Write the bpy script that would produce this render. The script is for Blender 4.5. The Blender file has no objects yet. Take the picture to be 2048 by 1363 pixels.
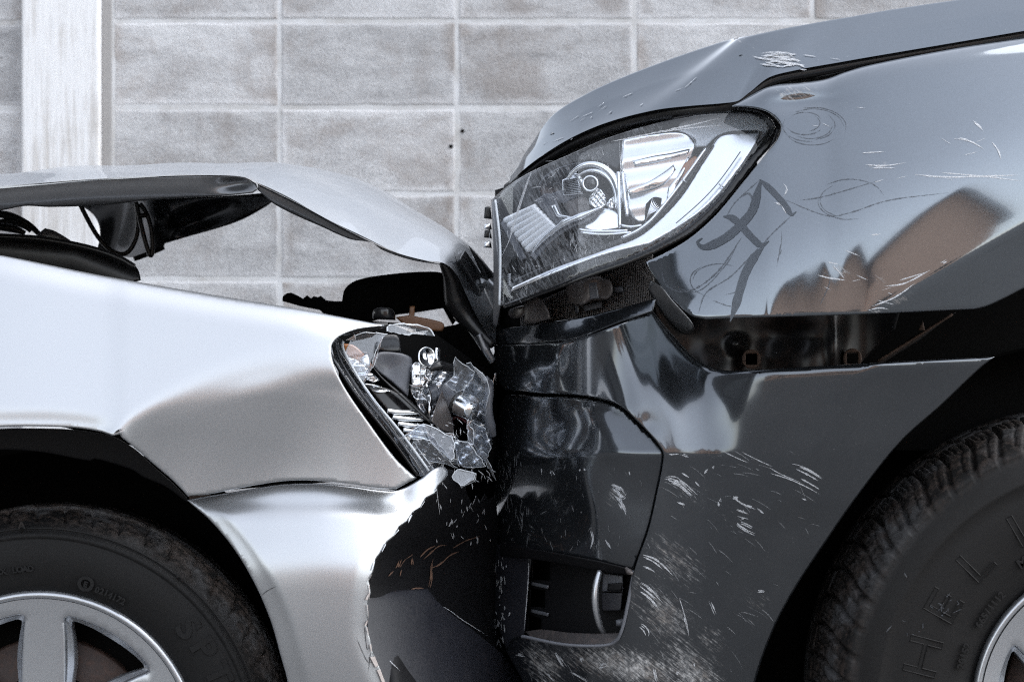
import bpy, bmesh, math, random
import numpy as np
from mathutils import Vector, Matrix
from mathutils.geometry import delaunay_2d_cdt
random.seed(7); rng = np.random.default_rng(7)
S = bpy.context.scene
R = math.radians
# ------------------------------------------------------------------ camera, sky, sun
CAMZ, DIST, K = 0.827, 3.0, 0.00062          # metres; K = metres per photo pixel at the cars' near side
cam = bpy.data.cameras.new('camera'); camo = bpy.data.objects.new('camera', cam); S.collection.objects.link(camo)
camo.location = (0, -DIST, CAMZ); camo.rotation_euler = (R(90), 0, 0)
cam.sensor_width = 36; cam.lens = 36 * DIST / (2048 * K); cam.clip_end = 600
cam.dof.use_dof = True; cam.dof.focus_distance = 3.08; cam.dof.aperture_fstop = 11
S.camera = camo
SUN_EL, SUN_AZ = 50, 88                     # azimuth clockwise from +Y
w = bpy.data.worlds.new("World"); S.world = w; w.use_nodes = True
wn = w.node_tree.nodes; bg = wn['Background']
sky = wn.new('ShaderNodeTexSky'); sky.sky_type = 'NISHITA'; sky.sun_disc = False
sky.sun_elevation = R(SUN_EL); sky.sun_rotation = R(SUN_AZ); sky.air_density = 1.2; sky.dust_density = 1.2; sky.ozone_density = 2.0
hs = wn.new('ShaderNodeHueSaturation'); hs.inputs['Saturation'].default_value = 0.3
w.node_tree.links.new(sky.outputs[0], hs.inputs['Color']); w.node_tree.links.new(hs.outputs[0], bg.inputs[0])
bg.inputs[1].default_value = 0.15
sl = bpy.data.lights.new('sun', 'SUN'); sl.energy = 0.75; sl.angle = R(60); sl.color = (1.0, 0.985, 0.965)
so = bpy.data.objects.new('sun', sl); S.collection.objects.link(so)
a, e = R(SUN_AZ), R(SUN_EL)
so.rotation_euler = Vector((math.sin(a) * math.cos(e), math.cos(a) * math.cos(e), math.sin(e))).to_track_quat('Z', 'Y').to_euler()
so.location = (6, -3, 8)
S.view_settings.view_transform = 'Standard'; S.view_settings.look = 'None'; S.view_settings.gamma = 1
S.view_settings.use_curve_mapping = False; S.view_settings.exposure = 1.66
try:
    S.cycles.use_denoising = False; S.cycles.pixel_filter_type = 'BLACKMAN_HARRIS'; S.cycles.filter_width = 1.2; S.cycles.max_bounces = 10; S.cycles.transparent_max_bounces = 24
    S.cycles.sample_clamp_indirect = 6
except Exception: pass

# ------------------------------------------------------------------ helpers
def W(px, py, Y):
    s = (Y + DIST) / DIST * K
    return ((px - 1024) * s, Y, CAMZ - (py - 681.5) * s)
def WA(px, py, Y):
    s = (Y + DIST) / DIST * K
    return np.stack([(px - 1024) * s, Y + 0 * px, CAMZ - (py - 681.5) * s], 1)
GROUND = 0.0
def sm(x, a, b):
    t = np.clip((x - a) / (b - a), 0, 1); return t * t * (3 - 2 * t)
def curve_y(pts):                              # y as a function of x (or the reverse) through points
    P = np.array(sorted(pts), float); xs, ys = P[:, 0], P[:, 1]
    n = len(xs); h = np.diff(xs); d = np.diff(ys) / h
    m = np.zeros(n); m[0], m[-1] = d[0], d[-1]
    for i in range(1, n - 1):                  # monotone slopes
        m[i] = 0 if d[i - 1] * d[i] <= 0 else 2 * d[i - 1] * d[i] / (d[i - 1] + d[i])
    def f(x):
        x = np.asarray(x, float); i = np.clip(np.searchsorted(xs, x) - 1, 0, n - 2)
        t = (x - xs[i]) / h[i]; tc = np.clip(t, 0, 1)
        y = (2 * tc**3 - 3 * tc**2 + 1) * ys[i] + (tc**3 - 2 * tc**2 + tc) * h[i] * m[i] + (-2 * tc**3 + 3 * tc**2) * ys[i + 1] + (tc**3 - tc**2) * h[i] * m[i + 1]
        return y + np.where(t < 0, (x - xs[0]) * m[0], 0) + np.where((t > 1), (x - xs[-1]) * m[-1], 0)
    return f
def prof(s, pts):                              # integral of a slope given along s (pixels); metres
    xs = np.array([p[0] for p in pts], float); ys = np.array([p[1] for p in pts], float)
    g = np.linspace(xs[0] - 400, xs[-1] + 900, 2600)
    sl = np.interp(g, xs, ys); I = np.concatenate([[0], np.cumsum((sl[1:] + sl[:-1]) / 2 * np.diff(g))])
    I -= np.interp(0, g, I)
    return np.interp(s, g, I) * K
def sdist(x, y, pl):                           # signed distance to a polyline, positive on its right (picture below, going right)
    P = np.array(pl, float); best = np.full(len(x), 1e9); sg = np.zeros(len(x))
    for (ax, ay), (bx, by) in zip(P[:-1], P[1:]):
        dx, dy = bx - ax, by - ay; t = np.clip(((x - ax) * dx + (y - ay) * dy) / (dx * dx + dy * dy), 0, 1); ex, ey = x - ax - t * dx, y - ay - t * dy
        d = np.hypot(ex, ey); k = d < best; best[k] = d[k]; sg[k] = np.sign(dx * ey - dy * ex)[k]
    return best * sg
def gauss(px, py, cx, cy, rx, ry, ang=0):
    c, s_ = math.cos(R(ang)), math.sin(R(ang)); dx, dy = px - cx, py - cy
    u, v = (dx * c + dy * s_) / rx, (-dx * s_ + dy * c) / ry
    return np.exp(-(u * u + v * v))
def resample(poly, step, closed=True):         # corners: (x, y, 1); smooth points: (x, y)
    n = len(poly); out = []
    def pt(i): return np.array(poly[i % n][:2], float)
    def cor(i): return len(poly[i % n]) > 2 or (not closed and i in (0, n - 1))
    for i in range(n if closed else n - 1):
        p1, p2 = pt(i), pt(i + 1)
        m1 = (p2 - p1) if cor(i) else (p2 - pt(i - 1)) / 2
        m2 = (p2 - p1) if cor(i + 1) else (pt(i + 2) - p1) / 2
        L = np.linalg.norm(p2 - p1)
        if not cor(i): m1 = m1 / max(np.linalg.norm(m1), 1e-6) * L
        if not cor(i + 1): m2 = m2 / max(np.linalg.norm(m2), 1e-6) * L
        k = max(1, int(round(L / step)))
        for j in range(k):
            t = j / k
            out.append((2*t**3-3*t*t+1)*p1 + (t**3-2*t*t+t)*m1 + (-2*t**3+3*t*t)*p2 + (t**3-t*t)*m2)
    if not closed: out.append(pt(n - 1))
    return np.array(out)
def pip(pts, poly):
    x, y = pts[:, 0], pts[:, 1]; ins = np.zeros(len(pts), bool); n = len(poly)
    for i in range(n):
        x1, y1 = poly[i]; x2, y2 = poly[(i + 1) % n]
        if y1 == y2: continue
        c = ((y1 > y) != (y2 > y)) & (x < (x2 - x1) * (y - y1) / (y2 - y1) + x1); ins ^= c
    return ins
def bdist(pts, loops):
    d = np.full(len(pts), 1e9)
    for L in loops:
        A = L; B = np.roll(L, -1, 0); AB = B - A; q = (AB**2).sum(1) + 1e-12
        for k in range(0, len(pts), 1500):
            P = pts[k:k + 1500]
            t = np.clip(((P[:, None] - A[None]) * AB[None]).sum(2) / q, 0, 1)
            D = P[:, None] - (A[None] + t[..., None] * AB[None])
            d[k:k + 1500] = np.minimum(d[k:k + 1500], np.sqrt((D**2).sum(2)).min(1))
    return d
C = S.collection
def link(o, parent=None):
    C.objects.link(o)
    if parent is not None:
        o.parent = parent
        if parent.type == 'EMPTY': o.matrix_parent_inverse = Matrix.Translation(-Vector(parent.location))
    return o
def mesh_obj(name, verts, faces, mats, parent=None, smooth=True, uv=None, attrs=None, fm=None, kind=None):
    me = bpy.data.meshes.new(name); me.from_pydata([tuple(map(float, v)) for v in verts], [], [tuple(map(int, f)) for f in faces])
    for m in (mats if isinstance(mats, (list, tuple)) else [mats]): me.materials.append(m)
    if fm is not None: me.polygons.foreach_set('material_index', np.array(fm, np.int32))
    if smooth: me.polygons.foreach_set('use_smooth', np.ones(len(me.polygons), bool))
    if uv is not None:
        li = np.zeros(len(me.loops), np.int32); me.loops.foreach_get('vertex_index', li)
        l = me.uv_layers.new(name='UVMap'); l.data.foreach_set('uv', np.asarray(uv, np.float32)[li].ravel())
    for k, v in (attrs or {}).items():
        at = me.attributes.new(k, 'FLOAT', 'POINT'); at.data.foreach_set('value', np.asarray(v, np.float32))
    me.update()
    o = link(bpy.data.objects.new(name, me), parent)
    if kind: o['kind'] = kind
    return o
def cdt(loops, step):
    """triangulate the area inside loops[0], outside the others; rings near the edge for rolled lips"""
    pts = [l for l in loops]
    for sgn, L in [(1, loops[0])] + [(-1, l) for l in loops[1:]]:
        T = np.roll(L, -1, 0) - np.roll(L, 1, 0); N = np.stack([-T[:, 1], T[:, 0]], 1); N /= np.linalg.norm(N, axis=1)[:, None] + 1e-9
        area = 0.5 * np.sum(L[:, 0] * np.roll(L[:, 1], -1) - np.roll(L[:, 0], -1) * L[:, 1])
        N *= (1 if area > 0 else -1) * sgn
        for off in (1.4, 3.4):
            Q = L + N * off; pts.append(Q[bdist(Q, loops) > off * .9])
    mn, mx = loops[0].min(0), loops[0].max(0)
    gx, gy = np.meshgrid(np.arange(mn[0], mx[0], step), np.arange(mn[1], mx[1], step * .866))
    gx = gx + (np.arange(gx.shape[0])[:, None] % 2) * step / 2
    G = np.stack([gx.ravel(), gy.ravel()], 1)
    G = G[pip(G, loops[0])]
    if len(G): G = G[bdist(G, loops) > max(4.2, step * .6)]
    pts.append(G); 
    nb = sum(len(l) for l in loops); P = np.concatenate(pts)
    keep = np.ones(len(P), bool); keep[nb:] = pip(P[nb:], loops[0])
    for h in loops[1:]: keep[nb:] &= ~pip(P[nb:], h)
    P = P[keep]; E = []; o = 0
    for l in loops:
        n = len(l); E += [(o + i, o + (i + 1) % n) for i in range(n)]; o += n
    r = delaunay_2d_cdt([Vector(p) for p in P], E, [], 0, 1e-4)
    V = np.array([tuple(v) for v in r[0]]); F = np.array([f for f in r[2] if len(f) == 3])
    c = V[F].mean(1); k = pip(c, loops[0])
    for h in loops[1:]: k &= ~pip(c, h)
    F = F[k]
    a, b, d = V[F[:, 0]], V[F[:, 1]], V[F[:, 2]]
    ar = (b[:, 0] - a[:, 0]) * (d[:, 1] - a[:, 1]) - (b[:, 1] - a[:, 1]) * (d[:, 0] - a[:, 0])
    F[ar > 0] = F[ar > 0][:, ::-1]; F = F[np.abs(ar) > 1e-4]
    return V, F
def boundary(F):
    cnt = {}
    for f in F:
        for i in range(3):
            cnt[(f[i], f[(i + 1) % 3])] = 1
    return [e for e in cnt if (e[1], e[0]) not in cnt]
def panel(name, outline, Yf, mat, parent, step=7, roll=4, flange=.012, holes=(), bstep=5, scuff=(), inset=.0, kind=None, extra=None, attrs=None):
    """a sheet with real depth: outline traced in photo pixels, depth in metres from Yf, rolled edge and turned-back flange"""
    loops = [resample(outline, bstep)] + [resample(h, bstep) for h in holes]
    V, F = cdt(loops, step); px, py = V[:, 0], V[:, 1]
    Y = (Yf(px, py) if callable(Yf) else np.full(len(V), float(Yf)))
    if roll:
        d = np.clip(bdist(V, loops) / roll, 0, 1); Y = Y + roll * K * (1 - np.sqrt(np.clip(1 - (1 - d)**2, 0, 1)))
    X = WA(px, py, Y); faces = [tuple(f) for f in F]; uv = V / 1000.; att = {}
    sc = np.zeros(len(V))
    for (cx, cy, rx, ry, ang, st) in scuff: sc = np.maximum(sc, st * gauss(px, py, cx, cy, rx, ry, ang))
    if flange:
        be = boundary(F); ids = sorted({i for e in be for i in e}); mp = {v: len(X) + k for k, v in enumerate(ids)}
        X2 = X[ids].copy(); s0 = (Y[ids] + flange + DIST) / (Y[ids] + DIST)
        X2[:, 1] += flange; X2[:, 0] *= s0; X2[:, 2] = CAMZ + (X2[:, 2] - CAMZ) * s0
        if inset:                               # pull the flange inwards
            cxx = X[:, 0].mean(); czz = X[:, 2].mean(); X2[:, 0] += (cxx - X2[:, 0]) * inset; X2[:, 2] += (czz - X2[:, 2]) * inset
        X = np.concatenate([X, X2]); uv = np.concatenate([uv, uv[ids]]); sc = np.concatenate([sc, sc[ids]])
        faces += [(b_, a_, mp[a_], mp[b_]) for a_, b_ in be]
    att['scuff'] = sc
    return mesh_obj(name, X, faces, mat, parent, uv=uv, attrs=att, kind=kind)
def nat(t, P):                                 # natural cubic spline through rows of P at knots 0..n-1
    n = len(P)
    if n == 2: return P[0] * (1 - t)[:, None] + P[1] * t[:, None]
    A = np.zeros((n, n)); B = np.zeros((n, P.shape[1])); A[0, 0] = A[-1, -1] = 1
    for i in range(1, n - 1): A[i, i - 1:i + 2] = (1, 4, 1); B[i] = 6 * (P[i + 1] - 2 * P[i] + P[i - 1])
    M = np.linalg.solve(A, B); i = np.clip(t.astype(int), 0, n - 2); f = (t - i)[:, None]
    return M[i] * (1 - f)**3 / 6 + M[i + 1] * f**3 / 6 + (P[i] - M[i] / 6) * (1 - f) + (P[i + 1] - M[i + 1] / 6) * f
def polyline(pts, n):                          # chord-length resample of an (x, y, Y, ...) polyline, smooth
    P = np.array(pts, float); d = np.concatenate([[0], np.cumsum(np.linalg.norm(np.diff(P[:, :2], axis=0), axis=1) + 1e-6)])
    t = np.interp(np.linspace(0, d[-1], n), d, np.arange(len(P)))
    i = np.clip(t.astype(int), 0, len(P) - 2); f = (t - i)[:, None]
    m = np.gradient(P, axis=0) if len(P) > 2 else np.repeat((P[1] - P[0])[None], 2, 0)
    return (2*f**3-3*f*f+1)*P[i] + (f**3-2*f*f+f)*m[i] + (-2*f**3+3*f*f)*P[i+1] + (f**3-f*f)*m[i+1]
def polyi(pts, n):                             # the same, but every point keeps its share of the length
    P = np.array(pts, float); t = np.linspace(0, len(P) - 1, n); return np.stack([curve_y(list(enumerate(P[:, k])))(t) for k in range(3)], 1)
def loft(name, curves, mat, parent, nu=90, nv=24, world=None, bump=None, scuff=(), linear=False, byidx=False):
    rows = [polyi(c, nu) if byidx else polyline(c, nu) for c in curves]
    G = np.stack(rows)                          # (k, nu, 3) in px, py, Y
    WR = np.stack([WA(r[:, 0], r[:, 1], r[:, 2]) for r in rows])
    t = np.linspace(0, len(rows) - 1, nv)
    def mixr(A):
        fl = A.reshape(len(rows), -1)
        return (np.stack([np.interp(t, np.arange(len(rows)), fl[:, j]) for j in range(fl.shape[1])], 1) if linear else nat(t, fl)).reshape(nv, nu, -1)
    V = mixr(WR).reshape(-1, 3); Q = mixr(G).reshape(-1, 3)
    if bump is not None: V[:, 2] += bump(Q[:, 0], Q[:, 1])
    F = [(j * nu + i, j * nu + i + 1, (j + 1) * nu + i + 1, (j + 1) * nu + i) for j in range(nv - 1) for i in range(nu - 1)]
    sc = np.zeros(len(V))
    for (cx, cy, rx, ry, ang, st) in scuff: sc = np.maximum(sc, st * gauss(Q[:, 0], Q[:, 1], cx, cy, rx, ry, ang))
    return mesh_obj(name, V, F, mat, parent, uv=Q[:, :2] / 1000, attrs={'scuff': sc})
def tube(name, pts, rad, mat, parent, n=8, samples=None, world=False, flat=1.0):
    P = np.array(pts, float) if world else np.array([W(*p) for p in pts])
    k = samples or max(12, len(pts) * 6); P = nat(np.linspace(0, len(P) - 1, k), P) if len(P) > 2 else np.array([P[0] + (P[1] - P[0]) * t for t in np.linspace(0, 1, k)])
    T = np.gradient(P, axis=0); T /= np.linalg.norm(T, axis=1)[:, None] + 1e-9
    V, F = [], []
    for i in range(k):
        u = np.cross(T[i], (0.03, 1, 0.02)); u /= np.linalg.norm(u); v = np.cross(T[i], u)
        r = rad if np.isscalar(rad) else np.interp(i / (k - 1), np.linspace(0, 1, len(rad)), rad)
        for j in range(n):
            a_ = 2 * math.pi * j / n; V.append(P[i] + r * (u * math.cos(a_) + v * math.sin(a_) * flat))
    for i in range(k - 1):
        for j in range(n): F.append((i * n + j, i * n + (j + 1) % n, (i + 1) * n + (j + 1) % n, (i + 1) * n + j))
    F.append(tuple(range(n))[::-1]); F.append(tuple((k - 1) * n + j for j in range(n)))
    return mesh_obj(name, V, F, mat, parent)
def ribbons(name, strokes, Yf, mat, parent, off=.0007, kind=None, jit=.25, split=True, inside=None):
    """thin strips lying on a sheet: strokes = [(points in px, width px)]; tapered ends"""
    V, F, UV = [], [], []; many = []
    for pts, wd in strokes:                     # a broad scrape is several fine ones side by side
        if wd < 3.2 or not split: many.append((pts, wd)); continue
        P = polyline([(p[0], p[1]) for p in pts], 9); k = int(wd * 1.1) + 1; dx, dy = P[-1] - P[0]; L = math.hypot(dx, dy) + 1e-6
        for j in range(k):
            o_ = rng.uniform(-.5, .5) * wd; i0 = int(rng.integers(0, 4)); i1 = int(rng.integers(5, 10)); Q = P[i0:i1] + np.array([-dy, dx]) / L * o_
            if len(Q) > 1: many.append(([tuple(q) for q in Q[::2]] if len(Q) > 2 else [tuple(q) for q in Q], rng.uniform(.7, 2.0)))
    if inside is not None:                      # keep marks on the sheet they belong to
        B_ = resample(inside, 8); many = [m_ for m_ in many if len(m_[0]) > 1 and pip(np.array([p[:2] for p in m_[0]], float), B_).all() and bdist(np.array([p[:2] for p in m_[0]], float), [B_]).min() > 4]
    for pts, wd in many:
        L = sum(math.dist(pts[i][:2], pts[i + 1][:2]) for i in range(len(pts) - 1)); n = max(4, int(L / 4))
        P = polyline([(p[0], p[1]) for p in pts], n); T = np.gradient(P, axis=0); T /= np.linalg.norm(T, axis=1)[:, None] + 1e-9
        N = np.stack([-T[:, 1], T[:, 0]], 1); t = np.linspace(0, 1, n)
        wv = wd * np.clip(np.minimum(t * 5 + .15, (1 - t) * 4 + .1), 0, 1) * (1 + jit * rng.normal(size=n)) / 2
        o = len(V)
        for sg in (-1, 1):
            Q = P + N * (wv * sg)[:, None]; X = WA(Q[:, 0], Q[:, 1], Yf(Q[:, 0], Q[:, 1]) - off)
            V += list(X); UV += [(q[0] / 1000, q[1] / 1000) for q in Q]
        F += [(o + i, o + n + i, o + n + i + 1, o + i + 1) for i in range(n - 1)]
    return mesh_obj(name, V, F, mat, parent, uv=UV, kind=kind)
def shard(name, poly, Yf, mats, parent, th=.0028, edge=1.5):
    P = np.array(poly, float); Q = []
    for i in range(len(P)):                     # broken edges are never straight
        p, q = P[i], P[(i + 1) % len(P)]; L = np.linalg.norm(q - p); k = int(L / 9) if edge > .6 else 0; Q.append(p)
        for j in range(1, k + 1): Q.append(p + (q - p) * (j / (k + 1) + rng.normal() * .05) + rng.normal(size=2) * min(1.1, L * .04))
    P = np.array(Q); c = P.mean(0); n = len(P); d = c - P; L = np.linalg.norm(d, axis=1)[:, None]
    I = P + d / L * np.minimum(edge * 1.4, L * .4)
    Y = (lambda q: Yf(q[:, 0], q[:, 1]) + 0 * q[:, 0]) if callable(Yf) else (lambda q: Yf[0] + K * (Yf[1] * (q[:, 0] - c[0]) + Yf[2] * (q[:, 1] - c[1])))
    A, B = WA(P[:, 0], P[:, 1], Y(P)), WA(I[:, 0], I[:, 1], Y(I) - .0004)
    D = A + np.array([0, th, 0]); E = B + np.array([0, th + .0004, 0])
    V = np.concatenate([A, B, D, E]); F = []; fm = []
    for i in range(n):
        j = (i + 1) % n
        F += [(i, j, n + j, n + i), (2*n + i, 2*n + j, j, i), (3*n + i, 3*n + j, 2*n + j, 2*n + i)]; fm += [1, 1, 1]
    F += [tuple(n + i for i in range(n)), tuple(3*n + i for i in range(n))[::-1]]; fm += [0, 0]
    return mesh_obj(name, V, F, mats, parent, smooth=False, fm=fm)
def thing(name, label, cat, loc):
    o = bpy.data.objects.new(name, None); o.empty_display_size = .2; C.objects.link(o); o.location = loc
    o['label'] = label; o['category'] = cat; return o
def boxmesh(name, lo, hi, mat, parent, bev=.004, kind=None, m4=None):
    bm = bmesh.new(); bmesh.ops.create_cube(bm, size=1)
    for v in bm.verts: v.co = Vector([(lo[i] + hi[i]) / 2 + v.co[i] * (hi[i] - lo[i]) for i in range(3)])
    if bev: bmesh.ops.bevel(bm, geom=list(bm.edges), offset=bev, segments=2, affect='EDGES', profile=.6)
    if m4 is not None: bmesh.ops.transform(bm, matrix=m4, verts=bm.verts)
    me = bpy.data.meshes.new(name); bm.to_mesh(me); bm.free(); me.materials.append(mat)
    o = link(bpy.data.objects.new(name, me), parent)
    if kind: o['kind'] = kind
    return o

# ------------------------------------------------------------------ materials
class NB:
    def __init__(s, name):
        s.m = bpy.data.materials.new(name); s.m.use_nodes = True; s.t = s.m.node_tree; s.p = s.t.nodes['Principled BSDF']; s.o = s.t.nodes['Material Output']
    def n(s, typ, **kw):
        x = s.t.nodes.new(typ)
        for k, v in kw.items():
            if k in x.inputs: s.set(x.inputs[k], v)
            else: setattr(x, k, v)
        return x
    def set(s, inp, v):
        if isinstance(v, bpy.types.NodeSocket): s.t.links.new(v, inp)
        elif isinstance(v, tuple) and len(v) == 3 and inp.type == 'RGBA': inp.default_value = (*v, 1)
        else: inp.default_value = v
    def pr(s, **kw):
        for k, v in kw.items(): s.set(s.p.inputs[k.replace('_', ' ')], v)
    def uv(s, scale=(1, 1, 1), rot=0, src='UV'):
        tc = s.n('ShaderNodeTexCoord'); mp = s.n('ShaderNodeMapping'); s.t.links.new(tc.outputs[src], mp.inputs[0])
        if rot and not isinstance(rot, tuple): mp.vector_type = 'TEXTURE'; scale = tuple(1 / q for q in scale)
        mp.inputs['Scale'].default_value = scale; mp.inputs['Rotation'].default_value = (0, 0, R(rot)) if not isinstance(rot, tuple) else rot
        return mp.outputs[0]
    def noise(s, vec, scale, detail=4, rough=.6, dist=0):
        x = s.n('ShaderNodeTexNoise', Scale=scale, Detail=detail, Roughness=rough, Distortion=dist); s.t.links.new(vec, x.inputs['Vector']); return x.outputs[0]
    def ramp(s, f, *stops):
        x = s.n('ShaderNodeValToRGB'); s.t.links.new(f, x.inputs[0]); el = x.color_ramp.elements
        for i, (p, c) in enumerate(stops):
            c = (c, c, c, 1) if not isinstance(c, tuple) else (*c, 1)
            if i < 2: el[i].position = p; el[i].color = c
            else: q = el.new(p); q.color = c
        return x.outputs[0]
    def mix(s, f, a, b, mode='MIX'):
        x = s.n('ShaderNodeMix', data_type='RGBA', blend_type=mode); s.set(x.inputs['Factor'], f); s.set(x.inputs[6], a); s.set(x.inputs[7], b); return x.outputs[2]
    def math(s, op, a, b=0.0, clamp=False):
        x = s.n('ShaderNodeMath', operation=op, use_clamp=clamp); s.set(x.inputs[0], a); s.set(x.inputs[1], b); return x.outputs[0]
    def attr(s, name): return s.n('ShaderNodeAttribute', attribute_name=name).outputs['Fac']
    def bump(s, h, strength, dist=.001):
        x = s.n('ShaderNodeBump', Strength=strength, Distance=dist); s.t.links.new(h, x.inputs['Height']); s.t.links.new(x.outputs[0], s.p.inputs['Normal']); return x.outputs[0]
def paint(name, base, rough, scuffc, coat=1.0, streak=28, flake=.12, metal=.9, dust=.05, crough=.03):
    b = NB(name); obj = b.uv(src='Object')
    fl = b.noise(obj, 2600, 1, .5); fine = b.noise(obj, 900, 3, .7)
    c = b.mix(b.ramp(fl, (.35, 0.0), (.65, 1.0)), tuple(x * (1 - flake) for x in base), tuple(x * (1 + flake) for x in base))
    big = b.noise(obj, 7, 5, .6); dustf = b.math('MULTIPLY', b.ramp(big, (.4, 0.0), (.75, 1.0)), dust)
    sp = b.noise(obj, 420, 2, .5); spk = b.math('MULTIPLY', b.ramp(sp, (.72, 0.0), (.76, 1.0)), .25)
    df = b.math('ADD', dustf, spk, True)
    c = b.mix(df, c, (.42, .42, .42))
    st = b.noise(b.uv((7, 110, 1), streak), 3.2, 6, .72, .5); st2 = b.noise(b.uv((30, 42, 1), streak + 12), 2.6, 8, .75)
    st = b.math('ADD', b.math('MULTIPLY', st, .62), b.math('MULTIPLY', st2, .38))
    at = b.attr('scuff')
    sc = b.math('MULTIPLY', b.math('SUBTRACT', b.math('ADD', st, b.math('MULTIPLY', at, .30)), .74), 6.0, True)
    sc = b.math('MULTIPLY', sc, b.math('MULTIPLY', at, 1.6, True), True)
    mud = b.ramp(b.noise(obj, 26, 6, .7), (.46, 0.0), (.58, 1.0))
    sccol = b.mix(b.math('MULTIPLY', mud, .75), b.mix(b.ramp(st2, (.45, 0.0), (.6, 1.0)), tuple(x * .5 for x in scuffc), scuffc), (.16, .135, .115))
    b.pr(Base_Color=b.mix(sc, c, sccol), Metallic=b.math('MULTIPLY', b.math('SUBTRACT', 1.0, b.math('MAXIMUM', sc, df)), metal),
         Roughness=b.math('ADD', b.math('ADD', b.math('MULTIPLY', fine, .08), rough - .04), b.math('MULTIPLY', sc, .4)),
         Coat_Weight=b.math('MULTIPLY', b.math('SUBTRACT', 1.0, sc), coat), Coat_Roughness=crough, Coat_IOR=1.5)
    b.bump(b.math('ADD', b.math('MULTIPLY', fl, .25), b.math('MULTIPLY', fine, .2)), .05, .0004)
    return b.m
def simple(name, col, rough=.5, metal=0, var=.25, scale=60, bump=.15, bd=.001, coat=0, spec=.5, dust=None, dustamt=0, det=6):
    b = NB(name); o = b.uv(src='Object'); n = b.noise(o, scale, det, .65); n2 = b.noise(o, scale / 7, 5, .6)
    c = b.mix(b.math('MULTIPLY', b.math('ADD', n, n2), .5), tuple(x * (1 - var) for x in col), tuple(min(1, x * (1 + var)) for x in col))
    if dust: c = b.mix(b.math('MULTIPLY', b.ramp(b.math('ADD', b.math('MULTIPLY', n, .6), b.math('MULTIPLY', n2, .4)), (.48, 0.0), (.66, 1.0)), dustamt), c, dust)
    b.pr(Base_Color=c, Roughness=b.math('ADD', b.math('MULTIPLY', n, .16), rough - .08), Metallic=metal, Coat_Weight=coat)
    b.p.inputs['Specular IOR Level'].default_value = spec
    if bump: b.bump(n, bump, bd)
    return b.m
def clear(name, tint=(.95, .97, 1), gloss=.07, haze=.04, hazec=(.7, .74, .8), scr=0.0, edge=1.0):
    """thin clear plastic: what lies behind shows through, the sky mirrors in it, dust and scratches whiten it"""
    b = NB(name); t = b.t; tr = b.n('ShaderNodeBsdfTransparent'); tr.inputs[0].default_value = (*tint, 1)
    gl = b.n('ShaderNodeBsdfGlossy'); gl.inputs['Roughness'].default_value = .02
    ge = b.n('ShaderNodeNewGeometry'); dt = b.n('ShaderNodeVectorMath', operation='DOT_PRODUCT'); t.links.new(ge.outputs['Normal'], dt.inputs[0]); t.links.new(ge.outputs['Incoming'], dt.inputs[1])
    g1 = b.math('SUBTRACT', 1.0, b.math('ABSOLUTE', dt.outputs['Value']), True); sch = b.math('MULTIPLY', b.math('POWER', g1, 5.0), .9)   # a sheet reflects alike from both sides
    f = b.math('ADD', b.math('MULTIPLY', sch, edge), gloss + .04, True)
    m1 = b.n('ShaderNodeMixShader'); t.links.new(f, m1.inputs[0]); t.links.new(tr.outputs[0], m1.inputs[1]); t.links.new(gl.outputs[0], m1.inputs[2])
    df = b.n('ShaderNodeBsdfDiffuse'); df.inputs[0].default_value = (*hazec, 1)
    n = b.noise(b.uv((14, 60, 1), 62), 3.0, 8, .75, .8); n2 = b.noise(b.uv(src='Object'), 9, 4, .6)
    h = b.math('ADD', b.math('MULTIPLY', b.ramp(b.math('ADD', b.math('MULTIPLY', n, .6), b.math('MULTIPLY', n2, .5)), (.54, 0.0), (.72, 1.0)), scr), haze, True)
    if scr: h = b.math('ADD', h, b.math('MULTIPLY', b.attr('scuff'), b.ramp(n, (.46, 0.0), (.6, .75))), True)
    m2 = b.n('ShaderNodeMixShader'); t.links.new(h, m2.inputs[0]); t.links.new(m1.outputs[0], m2.inputs[1]); t.links.new(df.outputs[0], m2.inputs[2])
    t.links.new(m2.outputs[0], b.o.inputs[0]); t.nodes.remove(b.p); return b.m
def mark(name, col, rough=.7, cover=.55, metal=0):
    """dry, broken-up mark: scratch or wiped streak"""
    b = NB(name); n = b.noise(b.uv((150, 150, 1)), 3.0, 5, .75)
    b.pr(Base_Color=col, Roughness=rough, Metallic=metal, Alpha=b.ramp(n, (cover - .16, 0.0), (cover + .02, 1.0))); 
    b.t.nodes[-1] if False else None
    return b.m
M = {}
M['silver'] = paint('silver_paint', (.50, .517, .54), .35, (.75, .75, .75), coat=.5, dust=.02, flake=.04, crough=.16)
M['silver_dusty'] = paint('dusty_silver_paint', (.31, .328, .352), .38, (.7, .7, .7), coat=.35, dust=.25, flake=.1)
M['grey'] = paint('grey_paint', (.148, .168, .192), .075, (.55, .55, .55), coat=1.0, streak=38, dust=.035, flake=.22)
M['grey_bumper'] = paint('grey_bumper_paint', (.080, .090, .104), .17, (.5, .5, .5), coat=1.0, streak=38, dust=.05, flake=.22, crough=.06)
M['black'] = simple('black_plastic', (.006, .006, .0072), .55, var=.4, scale=180, bump=.1, spec=.25)
M['black_gloss'] = simple('gloss_black_plastic', (.008, .008, .009), .16, var=.2, scale=40, bump=.03, dust=(.2, .2, .2), dustamt=.06)
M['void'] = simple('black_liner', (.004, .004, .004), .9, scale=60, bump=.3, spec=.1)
M['bumper_in'] = simple('torn_bumper_inside', (.017, .018, .024), .42, var=.3, scale=260, bump=.16, dust=(.2, .17, .15), dustamt=.05)
M['trim'] = simple('rubber_trim', (.012, .012, .013), .35, scale=90, bump=.1)
M['under'] = simple('hood_underside', (.10, .105, .115), .24, .75, var=.15, scale=30, bump=.04)
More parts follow.
